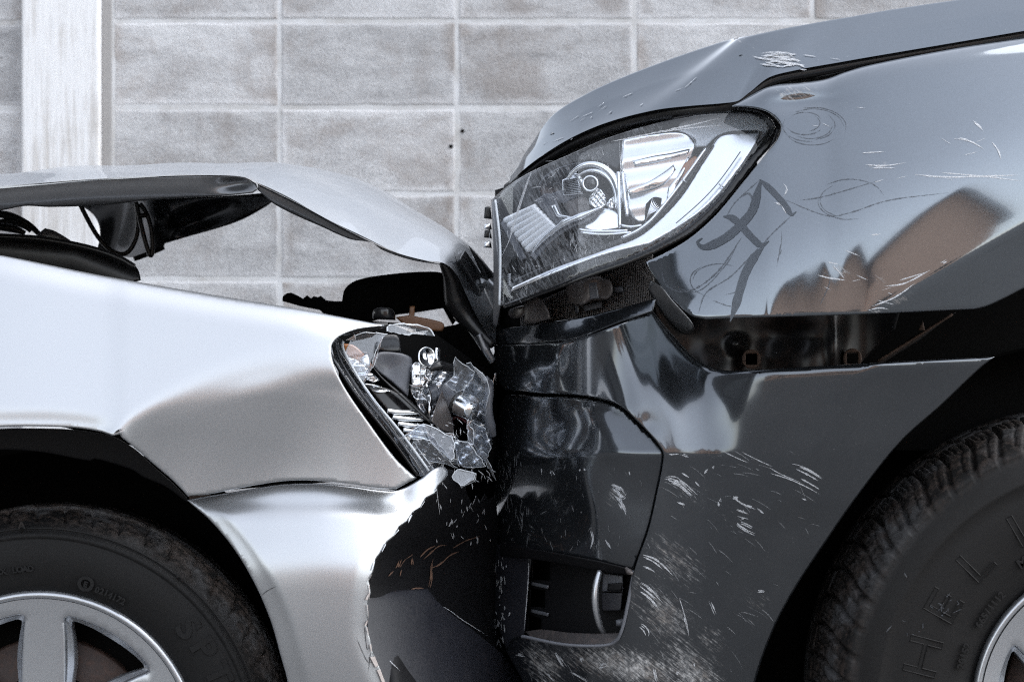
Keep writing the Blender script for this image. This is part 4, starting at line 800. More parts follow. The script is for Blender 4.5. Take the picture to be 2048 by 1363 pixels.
ribbons('smear', sm_, Ywing, M['wire'], suv, off=.0005, kind='stuff', jit=.4)
# --- bonnet
hN = [(1018, 368, .205), (1050, 337, .172), (1092, 306, .138), (1140, 277, .106), (1200, 250, .078), (1262, 231, .055), (1330, 217, .035), (1390, 211, .025), (1440, 207, .02), (1472, 203, .018), (1500, 184, .018), (1540, 154, .018), (1600, 139, .018), (1700, 121, .018), (1900, 87, .018), (2048, 62, .018), (2500, -14, .018)]
hS = [(1024, 345, .213), (1060, 292, .186), (1104, 232, .158), (1180, 184, .132), (1330, 122, .105), (1464, 78, .09), (1480, 75, .07), (1500, 71.5, .06), (1522, 67, .055), (1546, 62, .052), (1574, 56, .05), (1610, 49, .048), (1660, 39, .047), (1740, 26, .046), (1900, 2, .046), (2048, -18, .046), (2500, -80, .046)]
hM = [((p[0] + q[0]) / 2, (p[1] + q[1]) / 2 - 3, p[2] + (q[2] - p[2]) * .46) for p, q in zip(hN, hS)]
hF = [(x + 2, 681.5 - (681.5 - y) * (3 + dd) / (3.14 + dd) - 3, dd + .14) for x, y, dd in hS]; hG = [(x + 12, y + 44, 1.35) for x, y, dd in hS]
def hb(x, y):
    return .004 * gauss(x, y, 1570, 118, 60, 20, -10) - .0025 * gauss(x, y, 1640, 80, 90, 30, -30)
hood = loft('bonnet', [hN, hM, hS, hF, hG], M['grey'], suv, nu=240, nv=57, linear=True, bump=hb, byidx=True, scuff=[(1560, 118, 60, 16, 2, 1.15), (1500, 90, 30, 14, 40, .7), (1240, 190, 200, 50, -25, .5), (1090, 280, 60, 60, -50, .6), (1480, 80, 20, 8, 0, 1)])
def Yhood(px, py):                              # depth of the visible bonnet skin, read back from its own mesh
    return np.interp(px, hx, hd)
V_ = np.array([v.co[:] for v in hood.data.vertices]); s_ = (V_[:, 1] + DIST) / DIST * K; hpx = V_[:, 0] / s_ + 1024; hpy = 681.5 - (V_[:, 2] - CAMZ) / s_
def Yhood(px, py):
    px, py = np.atleast_1d(px), np.atleast_1d(py); k = V_[:, 1] < .6; A, B, D = hpx[k], hpy[k], V_[k, 1]; out = np.zeros(len(px))
    for i in range(len(px)):
        q = (A - px[i])**2 + (B - py[i])**2; n = np.argsort(q)[:4]; w_ = 1 / (q[n] + 1e-3); out[i] = (D[n] * w_).sum() / w_.sum()
    return out - .001
st = [([(1505, 112), (1540, 120), (1590, 128)], 5), ([(1520, 108), (1560, 106), (1590, 110)], 6), ([(1530, 120), (1580, 122), (1600, 128)], 7), ([(1545, 112), (1585, 116)], 5), ([(1480, 92), (1490, 96)], 5), ([(1472, 76), (1480, 82)], 4), ([(1096, 268), (1110, 262)], 6), ([(1560, 126), (1610, 130)], 3), ([(1520, 128), (1570, 134)], 3)]
for i in range(30): x_ = rng.uniform(1050, 1380); y_ = float(np.interp(x_, [1050, 1150, 1380], [320, 235, 160])) + rng.normal() * 16; l = rng.uniform(4, 26); st.append(([(x_, y_), (x_ + l, y_ - l * rng.uniform(.3, .9))], rng.uniform(.5, 1.2)))
for i in range(26): x_, y_ = 1560 + rng.normal() * 34, 118 + rng.normal() * 9; st.append(([(x_, y_), (x_ + rng.uniform(4, 26), y_ + rng.normal() * 3)], rng.uniform(1, 3)))
ribbons('scratch', st, Yhood, M['scratch'], suv, kind='stuff', off=.0012)
# shut line: dark rubber and inner flange between bonnet, wing and headlight
tube('bonnet_seal', [(1012, 374, .235), (1050, 347, .2), (1092, 317, .165), (1150, 284, .13), (1220, 254, .095), (1300, 232, .07), (1380, 220, .045), (1446, 213, .04), (1474, 202, .035), (1506, 184, .035), (1545, 160, .035), (1610, 146, .035), (1700, 130, .035), (1900, 95, .035), (2048, 70, .035), (2500, -4, .035)], [.004, .006, .0075, .0085, .009, .009, .008, .008, .008, .0075], M['trim'], suv, samples=90)
loft('inner_flange', [[(1000, 384, .5), (1092, 322, .33), (1220, 258, .18), (1380, 222, .12), (1474, 207, .11), (1560, 162, .10), (1900, 98, .08), (2500, -3, .08)], [(1000, 396, .8), (1092, 340, .7), (1220, 280, .6), (1380, 246, .55), (1474, 236, .55), (1560, 220, .5), (1900, 200, .4), (2500, 110, .4)]], M['void'], suv, nu=60, nv=4)
loft('bonnet_lip', [[(1600, 142, .03), (1660, 136, .03), (1740, 122, .03), (1900, 93, .03), (2048, 69, .03), (2500, -6, .03)], [(1600, 158, .035), (1660, 150, .033), (1740, 130, .03), (1900, 99, .028), (2048, 76, .028), (2500, 4, .028)]], M['hoodin'], suv, nu=40, nv=4)
# --- bumper skin
bt = curve_y([(985, 690), (1150, 680), (1306, 622), (1342, 665), (1390, 714), (1420, 733), (1455, 740), (1560, 736), (1700, 728), (1990, 713)])
bt2 = curve_y([(1300, 600), (1342, 665), (1390, 714), (1420, 733), (1455, 740), (1560, 736), (1700, 728), (1990, 713)])
fl2 = curve_y([(700, 1790), (735, 1742), (800, 1695), (900, 1640), (990, 1570), (1060, 1508), (1180, 1452), (1363, 1412), (1500, 1400)])
sarch = curve_y([(700, 2005), (735, 1962), (810, 1882), (880, 1802), (980, 1722), (1100, 1640), (1190, 1582), (1270, 1542), (1363, 1511), (1500, 1488)])
BOFF = 0.0
def Ysb(px, py):
    A = prof(py - 790, [(-120, .16), (-60, .10), (-20, .06), (20, 0), (60, -.2), (110, -.32), (116, -.30), (122, .05), (140, .16), (300, .12), (420, .1), (520, .3)])      # front face
    v = py - bt2(px)
    Bb = prof(v, [(-10, -1.6), (3, -1.1), (14, -.5), (40, -.38), (150, -.38)])
    Bb = Bb + prof(py - 905, [(-260, 0), (-150, .0), (-60, .12), (-8, .14), (8, .56), (60, .52), (190, .60), (300, .68), (500, .72)])
    D = prof(v, [(-10, -1.2), (2, -.7), (8, -.2), (16, 0), (28, .10), (140, .14), (300, .26), (420, .34), (700, .36)])
    Bb = Bb + BOFF; t1 = sm(px, 1190, 1300); t2 = sm(px, 1390, 1530)
    y = YS(px) * 1.05 + (A * (1 - t1) + (Bb + .005) * t1) * (1 - t2) + (D + .005) * t2
    u = px - fl2(py); y = y + prof(u, [(-14, 0), (14, .32), (80, .32), (300, .30)])
    y = y - .004 * gauss(px, py, 1330, 800, 26, 120, -16) + .003 * gauss(px, py, 1290, 850, 26, 26) + .0036 * gauss(px, py, 1500, 742, 44, 46, -10) + .002 * gauss(px, py, 1450, 850, 30, 70, 20)
    y = y - .006 * gauss(px, py, 1112, 725, 16, 34, 8)
    return y
q_ = lambda: (Ysb(np.array([1389.]), np.array([960.]))[0] - YS(1389.) * 1.05, Ysb(np.array([1531.]), np.array([960.]))[0] - YS(1531.) * 1.05)
BOFF = q_()[1] - q_()[0]                       # front and side of the skin meet level
bout = [(988, 690, 1), (1080, 686), (1150, 678), (1306, 622, 1), (1342, 665), (1390, 714), (1420, 733), (1455, 740), (1560, 736, 1), (1700, 728), (1860, 719), (1990, 713, 1), (1960, 736), (1882, 810), (1802, 882), (1722, 982), (1640, 1100), (1582, 1190), (1542, 1270), (1511, 1363), (1488, 1500, 1), (1120, 1500, 1), (1052, 1372), (1012, 1300, 1),
        (1028, 1274), (1062, 1274), (1120, 1287), (1180, 1291), (1226, 1286), (1240, 1270), (1252, 1225), (1268, 1140), (1296, 1060), (1314, 985), (1327, 914), (1322, 896), (1300, 868), (1270, 838), (1245, 815), (1215, 801), (1150, 790), (1080, 786), (1012, 780, 1), (1004, 772, 1), (999, 764, 1), (996, 750, 1), (988, 742, 1), (990, 728, 1), (984, 716, 1), (989, 704, 1)]
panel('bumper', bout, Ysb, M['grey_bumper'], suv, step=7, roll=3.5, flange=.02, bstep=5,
      scuff=[(1370, 985, 60, 40, 35, 0.78), (1420, 1010, 110, 60, 40, 0.61), (1480, 930, 120, 40, 25, 0.49), (1350, 1120, 110, 70, 40, 0.93), (1330, 1230, 100, 70, 45, 1.07), (1250, 1330, 200, 50, 10, 1.28), (1380, 1340, 120, 70, 40, 1.16), (1090, 1330, 90, 60, 55, 1.16), (1510, 1200, 50, 34, 20, 0.83), (1440, 1030, 60, 40, 40, 0.68), (1270, 1180, 20, 80, 10, 0.88), (1500, 1020, 40, 70, 20, 0.59), (1340, 900, 40, 20, 0, 0.49), (1420, 1280, 60, 60, 40, 0.88)])
panel('bumper_top', [(985, 662, 1), (1010, 656, 1), (1040, 652), (1160, 634), (1240, 616), (1312, 596, 1), (1306, 622, 1), (1240, 645), (1150, 678), (1080, 686), (988, 690, 1)], lambda x, y: YS(x) * 1.05 + .01 + .012 - prof(y - np.interp(x, [985, 1150, 1306], [690, 680, 622]), [(-60, .62), (0, .55)]) , M['grey_bumper'], suv, step=6, roll=3, flange=.012, scuff=[(1190, 640, 14, 26, 0, .8), (1010, 665, 30, 20, 0, .8)])
# --- lamp surround set in the bumper
def Yins(px, py):
    y = YS(px) * 1.05 + .014
    y = y + prof(py - 905, [(-125, .5), (-100, .1), (-80, -.22), (-40, -.40), (-4, -.42), (3, .10), (14, .24), (60, .20), (110, .02), (160, .0), (220, .3)])
    y = y + .012 * gauss(px, py, 1090, 860, 60, 40, -20) - .009 * gauss(px, py, 1200, 850, 40, 60, -38) - .008 * gauss(px, py, 1190, 1000, 50, 70, -30) + .008 * gauss(px, py, 1060, 960, 50, 60, 0)
    d = px - np.interp(py, [800, 840, 905, 985, 1140], [1232, 1268, 1322, 1312, 1266])
    return y
panel('lamp_surround', [(1012, 788, 1), (1080, 792), (1150, 795), (1214, 804), (1245, 817), (1269, 840), (1300, 870), (1322, 897), (1326, 914), (1313, 985), (1295, 1060), (1267, 1137, 1), (1200, 1122), (1110, 1104), (1050, 1096), (1000, 1088, 1), (990, 1040, 1), (994, 1020, 1), (987, 990, 1), (990, 965, 1), (985, 930, 1), (988, 900), (991, 870, 1), (996, 850), (1000, 815)], Yins, M['grey_bumper'], suv, step=6, roll=4, flange=.02, scuff=[(1230, 990, 30, 40, 50, .9), (1010, 940, 30, 100, 0, .75), (1060, 1060, 90, 40, 60, .7), (1180, 1080, 40, 30, 70, .75), (1110, 950, 100, 12, 0, .4)])
ti = [([(1083, 936), (1083, 948)], 3), ([(1103, 938), (1102, 952)], 3.5), ([(1104, 940), (1110, 950)], 2), ([(1158, 940), (1162, 938)], 4), ([(1168, 936), (1170, 941)], 3), ([(1258, 942), (1260, 950)], 3), ([(1225, 975), (1236, 985), (1246, 996), (1258, 984)], 7), ([(1222, 970), (1240, 976), (1252, 990)], 8), ([(1228, 990), (1240, 1000), (1250, 1016), (1256, 1036)], 5), ([(1238, 1004), (1246, 1022)], 6), ([(1182, 1060), (1186, 1078), (1180, 1096)], 5), ([(1210, 1078), (1222, 1096)], 3)]
ti0 = ti; ti = []
for i in range(50):
    x_, y_ = rng.uniform(995, 1060), rng.uniform(900, 1085); ti.append(([(x_, y_), (x_ + rng.normal() * 5, y_ + rng.uniform(6, 30))], rng.uniform(.6, 1.6)))
for i in range(40):
    x_, y_ = rng.uniform(1080, 1290), rng.uniform(925, 1095); ti.append(([(x_, y_), (x_ + rng.normal() * 4, y_ + rng.uniform(3, 16))], rng.uniform(.6, 1.4)))
ribbons('scuff', ti, Yins, M['dim'], suv, kind='stuff')
ribbons('scratch', ti0, Yins, M['scratch'], suv, kind='stuff')
T5 = lambda L: [(1280 + p[0] / 2.943, 900 + p[1] / 2.943) for p in L]
sb = [(T5(q), w_) for q, w_ in (([(145, 165), (200, 165), (260, 205), (335, 275)], 9), ([(160, 180), (240, 215), (320, 290)], 5), ([(150, 158), (215, 178), (280, 220)], 4), ([(245, 132), (290, 160)], 2.5), ([(325, 185), (350, 212)], 3), ([(110, 240), (140, 270), (185, 298)], 3), ([(220, 305), (265, 320)], 3), ([(378, 136), (400, 108)], 3), ([(425, 104), (440, 96)], 4), ([(892, 84), (960, 102), (1030, 138), (1072, 164)], 5), ([(920, 110), (1000, 150), (1050, 180)], 2.5), ([(945, 165), (1000, 195), (1055, 228)], 3), ([(770, 135), (880, 170), (980, 215), (1058, 258)], 2), ([(760, 100), (830, 140), (950, 190)], 1.5), ([(950, 282), (980, 292)], 3),
      ([(548, 270), (580, 300), (640, 330), (728, 370)], 4), ([(548, 272), (575, 290)], 7), ([(570, 345), (610, 362), (650, 386)], 5), ([(570, 390), (600, 400), (640, 410)], 4), ([(568, 430), (620, 465), (695, 500)], 6), ([(580, 420), (630, 440), (672, 462)], 4), ([(625, 325), (670, 335)], 4), ([(690, 340), (728, 371)], 3), ([(470, 280), (474, 305)], 4), ([(460, 300), (464, 330)], 3), ([(408, 880), (430, 930), (450, 980)], 4), ([(228, 870), (255, 960), (278, 1060), (288, 1170)], 4), ([(690, 830), (735, 826)], 6), ([(15, 612), (90, 640), (150, 690), (195, 738)], 3), ([(20, 625), (80, 655), (130, 695)], 2.5), ([(15, 680), (60, 695), (100, 725)], 4), ([(0, 780), (50, 810), (100, 860), (140, 905)], 5), ([(0, 800), (60, 845), (120, 900)], 6), ([(0, 830), (70, 880), (125, 960)], 4), ([(0, 1020), (30, 1040), (48, 1075), (35, 1110)], 5), ([(0, 1035), (25, 1060), (40, 1090)], 4), ([(80, 1280), (90, 1330), (100, 1360)], 7), ([(210, 1310), (230, 1312)], 6), ([(318, 1250), (322, 1275)], 3), ([(480, 0), (560, 40), (640, 74)], 1.5), ([(600, 10), (700, 60), (780, 96)], 1.5), ([(240, 20), (290, 36)], 4), ([(170, 24), (230, 22)], 3))]
sb0 = sb; sb = []
for i in range(130):
    cx_, cy_, sx_, sy_, a0 = [(1370, 990, 40, 30, 40), (1330, 1160, 50, 50, 42), (1300, 1240, 60, 40, 45), (1420, 1080, 60, 70, 48), (1200, 1330, 110, 24, 55), (1080, 1320, 40, 34, 60), (1510, 1210, 26, 24, 30), (1470, 940, 60, 30, 22), (1380, 1320, 60, 40, 55), (1560, 1000, 60, 60, 28)][i % 10]
    x_, y_ = cx_ + rng.normal() * sx_, cy_ + rng.normal() * sy_; a_ = a0 + rng.normal() * 14; l = rng.uniform(6, 46)
    if x_ < 1290 and y_ < 1300: continue
    sb.append(([(x_, y_), (x_ + l * .5 * math.cos(R(a_ - 4)), y_ + l * .5 * math.sin(R(a_ - 4))), (x_ + l * math.cos(R(a_)), y_ + l * math.sin(R(a_)))], rng.uniform(.6, 1.6)))
ribbons('scuff', sb, Ysb, M['dim'], suv, kind='stuff', inside=bout); sb = sb0
sb += [([(1286, 1060 ), (1270, 1140), (1254, 1225)], 3), ([(1328, 920), (1316, 985), (1298, 1062)], 2.4), ([(1110, 1304), (1122, 1322), (1134, 1338)], 8), ([(1160, 1312), (1166, 1324)], 8), ([(1196, 1332), (1218, 1326)], 8), ([(1140, 1340), (1160, 1352), (1180, 1366)], 6), ([(1030, 1306), (1050, 1312)], 6), ([(1090, 1340), (1110, 1362)], 5)]
ribbons('scratch', sb, Ysb, M['scratch'], suv, kind='stuff', inside=bout)
# --- fog lamp opening
YO = lambda x, y: YS(x) * 1.05
tk = .05
panel('opening_side', [(988, 1086, 1), (1060, 1098, 1), (1064, 1110), (1056, 1180), (1050, 1262), (1046, 1272, 1), (1020, 1284, 1), (1012, 1298, 1), (986, 1212), (981, 1140)], lambda x, y: YO(x, y) + .012 + .0006 * (x - 985) - .012 * gauss(x, y, 1005, 1250, 16, 50), M['bumper_in'], suv, step=6, roll=5, flange=.03, scuff=[])
ribbons('scratch', [([(x, y), (x + rng.normal() * 3, y + rng.uniform(3, 18))], rng.uniform(.8, 2.6)) for x, y in zip(rng.normal(996, 10, 44), rng.uniform(1110, 1280, 44))] + [([(1058, 1112), (1055, 1180), (1048, 1262)], 1.6)], lambda x, y: YO(x, y) + .010 + .0006 * (x - 985) - .012 * gauss(x, y, 1005, 1250, 16, 50), M['scratch'], suv, off=.002, kind='stuff')
slots = [[(1066, 1116, 1), (1100, 1120, 1), (1100, 1160, 1), (1066, 1158, 1)], [(1062, 1174, 1), (1090, 1180, 1), (1090, 1214, 1), (1060, 1212, 1)], [(1058, 1228, 1), (1083, 1236, 1), (1082, 1262, 1), (1056, 1260, 1)]]
panel('opening_back', [(1050, 1098, 1), (1110, 1104, 1), (1200, 1120, 1), (1270, 1138, 1), (1252, 1230, 1), (1236, 1280, 1), (1050, 1270, 1)], lambda x, y: YO(x, y) + .085, M['black'], suv, step=7, roll=2, flange=.02, holes=slots)
panel('opening_void', [(1040, 1090, 1), (1280, 1120, 1), (1250, 1300, 1), (1030, 1290, 1)], lambda x, y: YO(x, y) + .14, M['void'], suv, step=20, roll=0, flange=.02)
for sy in (1160, 1215): panel('slot_rib', [(1062, sy + 2, 1), (1098, sy + 10, 1), (1096, sy + 17, 1), (1062, sy + 9, 1)], lambda x, y: YO(x, y) + .078, M['grey_plastic'], suv, step=5, roll=2, flange=.012)
panel('opening_floor', [(1050, 1262, 1), (1084, 1258), (1140, 1264), (1200, 1266), (1238, 1264, 1), (1234, 1276), (1220, 1284), (1180, 1289), (1120, 1284), (1062, 1273, 1)], lambda x, y: YO(x, y) + .008 + prof(y - 1290, [(-60, -1.4), (0, -1.2)]), simple('dusty_black_plastic', (.05, .045, .045), .55, scale=90, bump=.2, dust=(.12, .09, .08), dustamt=.6), suv, step=5, roll=2, flange=.01)
panel('opening_top', [(1000, 1086, 1), (1110, 1104, 1), (1200, 1121, 1), (1266, 1137, 1), (1262, 1150, 1), (1200, 1142), (1110, 1124), (1000, 1110, 1)], lambda x, y: YO(x, y) + .02 + prof(y - 1110, [(-40, .8), (40, .8)]), M['black'], suv, step=5, roll=3, flange=.03)
tube('fog_lamp_ring', [(1200, 1141, .075), (1193, 1165, .07), (1190, 1195, .068), (1193, 1225, .07), (1200, 1250, .075), (1208, 1266, .08)], [.0035, .0045, .0048, .0045, .004, .003], M['alloy'], suv, samples=24)
panel('fog_lamp', [(1206, 1145, 1), (1246, 1150, 1), (1246, 1182, 1), (1204, 1182, 1)], (lambda x, y: YO(x, y) + .055), M['grey_plastic'], suv, step=5, roll=3, flange=.03)
panel('fog_lamp', [(1203, 1184, 1), (1245, 1184, 1), (1242, 1220, 1), (1204, 1221, 1)], (lambda x, y: YO(x, y) + .052), M['bumper_in'], suv, step=5, roll=2, flange=.03)
panel('fog_lamp', [(1216, 1166, 1), (1244, 1164, 1), (1244, 1180, 1), (1214, 1181, 1)], (lambda x, y: YO(x, y) + .046), M['black'], suv, step=5, roll=2, flange=.01)
tube('fog_lamp_screw', [(1232, 1245, .07), (1246, 1244, .07)], [.004, .005], M['grey_plastic'], suv, n=12, samples=3)
tube('opening_lip', [(1044, 1272, .095), (1062, 1275, .085), (1120, 1287, .06), (1180, 1291, .043), (1222, 1287, .035), (1240, 1268, .03), (1252, 1225, .03), (1268, 1140, .03)], .0022, M['grey_plastic'], suv, samples=60)
tube('torn_tab', [(1252, 1135, .03), (1258, 1142, .025), (1264, 1146, .02)], [.002, .004, .002], M['bracket'], suv)
# --- inner structure seen in the gaps
panel('inner_panel', [(1290, 540, 1), (1420, 600, 1), (1800, 600, 1), (1800, 622, 1), (1790, 660, 1), (1690, 755, 1), (1440, 770, 1), (1380, 735), (1320, 660, 1)], lambda x, y: .12 + .02 * np.sin(x * .03) * sm(x, 1350, 1420) + .02 * gauss(x, y, 1420, 680, 40, 60) - .022 * gauss(x, y, 1472, 688, 16, 14) - .02 * gauss(x, y, 1670, 690, 14, 60) + .015 * gauss(x, y, 1580, 670, 60, 30), M['ruststeel'], suv, step=7, roll=3, flange=.03, holes=[[(1492, 709, 1), (1514, 709, 1), (1514, 731, 1), (1492, 731, 1)], [(1694, 708, 1), (1716, 708, 1), (1716, 727, 1), (1694, 727, 1)]])
for q in ((1503, 718), (1705, 716)): panel('rust_ring', [(q[0] + 19 * math.cos(t), q[1] + 20 * math.sin(t)) for t in np.linspace(0, 6.283, 14, endpoint=False)], lambda x, y: .113, M['rust'], suv, step=4, roll=2, flange=.01, holes=[[(q[0] - 11, q[1] - 11, 1), (q[0] + 11, q[1] - 11, 1), (q[0] + 11, q[1] + 11, 1), (q[0] - 11, q[1] + 11, 1)]])
panel('wing_bracket', [(1300, 560, 1), (1322, 572), (1345, 600), (1385, 645), (1388, 660), (1370, 668), (1340, 645), (1310, 605, 1), (1296, 580, 1)], lambda x, y: .06 + .0004 * (y - 560), M['hoodin'], suv, step=5, roll=4, flange=.02)
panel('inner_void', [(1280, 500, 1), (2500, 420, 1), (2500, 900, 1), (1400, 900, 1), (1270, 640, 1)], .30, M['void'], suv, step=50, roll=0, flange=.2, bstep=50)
panel('arch_strut', [(1895, 632, 1), (1912, 624, 1), (1840, 680, 1), (1760, 730, 1), (1745, 728, 1), (1820, 676, 1)], .16, M['ruststeel'], suv, step=6, roll=2, flange=.03)
tube('strut_edge', [(1905, 628, .155), (1835, 672, .155), (1755, 722, .155)], .0016, M['rust'], suv)
panel('hanging_tab', [(1836, 660, 1), (1846, 642, 1), (1850, 660, 1)], .15, M['rust'], suv, step=3, roll=1, flange=.01)
# --- radiator and horn brackets in the gap under the headlight
nf = 0
for i in range(74):
    x0 = 1040 + i * 3.6; yt = float(np.interp(x0, [1040, 1300], [612, 500])) + 5; yb = float(np.interp(x0, [1000, 1310], [672, 606])) + 6
    if i == 0: FINV, FINF = [], []
    for k, (dx, dy) in enumerate(((0, 0), (1.5, -.004), (3.0, 0))):
        for yy in (yt, yb): FINV.append(W(x0 + dx + (yy - yt) * .05, yy, float(YS(x0)) + .105 + dy))
    o = i * 6; FINF += [(o, o + 1, o + 3, o + 2), (o + 2, o + 3, o + 5, o + 4)]
mesh_obj('radiator_fins', FINV, FINF, M['fin'], suv, smooth=False, kind='stuff')
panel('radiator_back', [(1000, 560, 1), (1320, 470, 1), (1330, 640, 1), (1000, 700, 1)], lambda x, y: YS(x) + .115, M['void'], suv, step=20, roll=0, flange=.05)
T2 = lambda L: [(960 + p[0] / 3.684, 330 + p[1] / 3.684) + tuple(p[2:]) for p in L]
for q, z in (([(632, 900, 1), (650, 870), (780, 830), (880, 812), (910, 830, 1), (960, 850), (975, 950), (940, 990, 1), (820, 1000), (760, 1030), (660, 1015, 1), (640, 960)], .045), ([(330, 1010, 1), (350, 990), (430, 975), (500, 1060), (520, 1130, 1), (400, 1165, 1), (320, 1165, 1), (325, 1110)], .03), ([(210, 1080), (225, 1060), (330, 1030, 1), (340, 1110, 1), (250, 1130), (215, 1110)], .035)):
    panel('horn_bracket', T2(q), (lambda zz: lambda x, y: YS(x) + zz + .006 * np.sin(x * .09))(z), M['bracket'], suv, step=4, roll=8, flange=.04)
panel('horn_bracket', T2([(800, 870, 1), (860, 860, 1), (880, 980, 1), (810, 990, 1)]), lambda x, y: YS(x) + .038, M['grey_plastic'], suv, step=4, roll=3, flange=.02)
for q in ([(985, 900, 1), (1050, 895, 1), (1060, 935, 1), (990, 940, 1)], [(760, 1040, 1), (900, 1000, 1), (900, 1050, 1), (770, 1080, 1)], [(700, 1040, 1), (730, 1035, 1), (730, 1090, 1), (705, 1095, 1)]): panel('wire_clip', T2(q), lambda x, y: YS(x) + .085, M['grey_plastic'], suv, step=4, roll=2, flange=.015)
tube('wire', [(x, y, .2) for x, y in T2([(1000, 880), (1040, 920), (1060, 890), (1090, 870)])], .0016, M['bracket'], suv)
tube('wire', [(x, y, .2) for x, y in T2([(1010, 940), (1040, 960), (1045, 990)])], .0014, M['bracket'], suv)
tube('wire', [(x, y, .26) for x, y in T2([(350, 1080), (420, 1090), (500, 1130)])], .0012, M['bracket'], suv)

# --- headlight
R1 = lambda L: [(900 + p[0] / 2.479, 150 + p[1] / 2.479) + tuple(p[2:]) for p in L]
YL = lambda x, y: .42 * YS(x) + .002 + (560 - y) * K * .17
lo = lambda k: (lambda x, y: YL(x, y) + k)
LENS = R1([(207, 618, 1), (265, 566), (330, 520), (400, 480), (600, 390), (800, 305), (1100, 218), (1350, 172), (1480, 166), (1560, 192), (1612, 240), (1605, 285), (1500, 415), (1350, 605), (1200, 745), (1050, 835), (900, 905), (700, 975), (500, 1055), (252, 1146, 1), (240, 1060), (235, 900), (215, 720)])
hl = panel('headlight', R1([(207, 618, 1), (400, 480), (600, 390), (800, 305), (1100, 218), (1350, 172), (1480, 162), (1570, 188), (1640, 245), (1630, 300), (1520, 430), (1370, 615), (1215, 760), (1060, 850), (900, 920), (700, 990), (500, 1065), (252, 1150, 1), (238, 900)]), lo(.085), M['black_gloss'], suv, step=10, roll=0, flange=.05)
rim_o = R1([(1100, 208), (1350, 163), (1480, 156), (1578, 182), (1640, 246), (1630, 306), (1520, 434), (1370, 625), (1218, 772), (1062, 862), (900, 932), (700, 1000), (500, 1074), (262, 1158)])
rim_i = R1([(262, 1140), (500, 1046), (700, 964), (900, 894), (1042, 824), (1190, 734), (1338, 596), (1490, 408), (1596, 284), (1600, 246), (1556, 202), (1478, 176), (1350, 180), (1100, 224)])
panel('lens_surround', rim_o + rim_i, lambda x, y: YL(x, y) + .004, M['black_gloss'], hl, step=5, roll=4, flange=.04)
for k, (o1, o2) in enumerate(((1560, 250), (1500, 335), (1440, 420))): pass
for i in range(34):                             # fine ribs moulded in the outer corner
    t = i / 33; x_, y_ = 1551 - 26 * t**1.2 + 0, 258 + 62 * t
    tube('surround_rib', [(x_ + 2, y_, float(YL(x_, y_)) + .001), (x_ + 10 - 2 * t, y_ + 3, float(YL(x_, y_)) + .003)], .0004, M['grey_plastic'], hl, n=4, samples=2)
panel('lens', LENS, lambda x, y: YL(x, y) - .006 * (1 - ((x - 1270) / 290)**2), M['clear'], hl, step=8, roll=5, flange=.03, scuff=[(1090, 380, 40, 40, 30, .2), (1060, 520, 30, 60, 10, .25), (1160, 490, 30, 30, 30, .25), (1030, 580, 40, 30, 60, .35), (1120, 340, 90, 14, -25, .3)])
panel('lens_side', R1([(205, 618, 1), (222, 605, 1), (245, 900), (250, 1150, 1), (232, 1245, 1), (212, 1240, 1), (215, 900)]), lambda x, y: .5 * YS(x) + .02 + .0004 * (990 - x), M['grime'], hl, step=4, roll=3, flange=.04)
tube('lens_side_bead', [(x, y, float(YL(x, y)) - .004) for x, y in R1([(225, 620), (242, 760), (250, 900), (246, 1140)])], .0016, M['frost'], hl)
for y0, h_ in ((655, 60), (740, 26), (770, 40), (828, 30)):
    panel('mounting_tab', R1([(172, y0, 1), (200, y0 - 6, 1), (208, y0 + h_, 1), (168, y0 + h_ - 4, 1)]), .40, M['trim'] if h_ > 30 else M['alu'], hl, step=4, roll=3, flange=.02)
panel('side_strap', R1([(190, 1090, 1), (212, 1086, 1), (212, 1180, 1), (198, 1200, 1)]), .36, M['black'], hl, step=4, roll=2, flange=.015)
tube('side_bolt', [(x, y, .34) for x, y in R1([(188, 1232), (194, 1240), (200, 1236)])], .0035, M['chrome'], hl)
panel('bolt_plate', R1([(172, 1252, 1), (240, 1222, 1), (246, 1234, 1), (182, 1262, 1)]), .34, M['grey_plastic'], hl, step=3, roll=2, flange=.01)
# inner parts of the lamp
STRIP = R1([(320, 1062), (520, 970), (760, 882), (960, 815), (1075, 735), (1200, 620), (1320, 470), (1430, 300), (1480, 220)])
panel('daytime_strip', R1([(1318, 318, 1), (1345, 296), (1400, 286), (1540, 276, 1), (1518, 342), (1398, 516), (1270, 658), (1118, 766), (992, 838, 1), (760, 896), (520, 985), (300, 1075, 1), (310, 1050, 1), (520, 955), (760, 868), (930, 800), (1040, 712), (1150, 590), (1250, 430)]), lambda x, y: YL(x, y) + .014 - .15 * YS(x) + prof(sdist(x, y, STRIP), [(-40, -.16), (40, -.16)]), M['alu'], hl, step=4, roll=4, flange=.02)
tube('strip_groove', [(x, y, float(YL(x, y)) + .0) for x, y in R1([(1440, 380), (1340, 520), (1240, 630), (1120, 735)])], .0007, M['grey_plastic'], hl)
panel('dark_band', R1([(1268, 360, 1), (1310, 348, 1), (1245, 440), (1150, 590), (1038, 712), (930, 798), (760, 866), (520, 952), (310, 1046, 1), (320, 1010, 1), (520, 925), (700, 862), (850, 806), (965, 750), (1060, 650), (1150, 530)]), lo(.012), M['black_gloss'], hl, step=4, roll=4, flange=.02)
tube('chrome_bead', [(x, y, float(YL(x, y)) + .010) for x, y in R1([(1275, 355), (1155, 525), (1062, 645), (965, 748), (850, 808)])], .0022, M['chrome'], hl)
for q in ([(1148, 515), (1172, 532)], [(1332, 540), (1362, 560)]): tube('clip_line', [(x, y, float(YL(x, y)) + .004) for x, y in R1(q)], .0009, M['alu'], hl, samples=3)
def Ychr(x, y): return YL(x, y) + .03 - .2 * YS(x) + .0012 * np.sin((y + .16 * x) * .13)
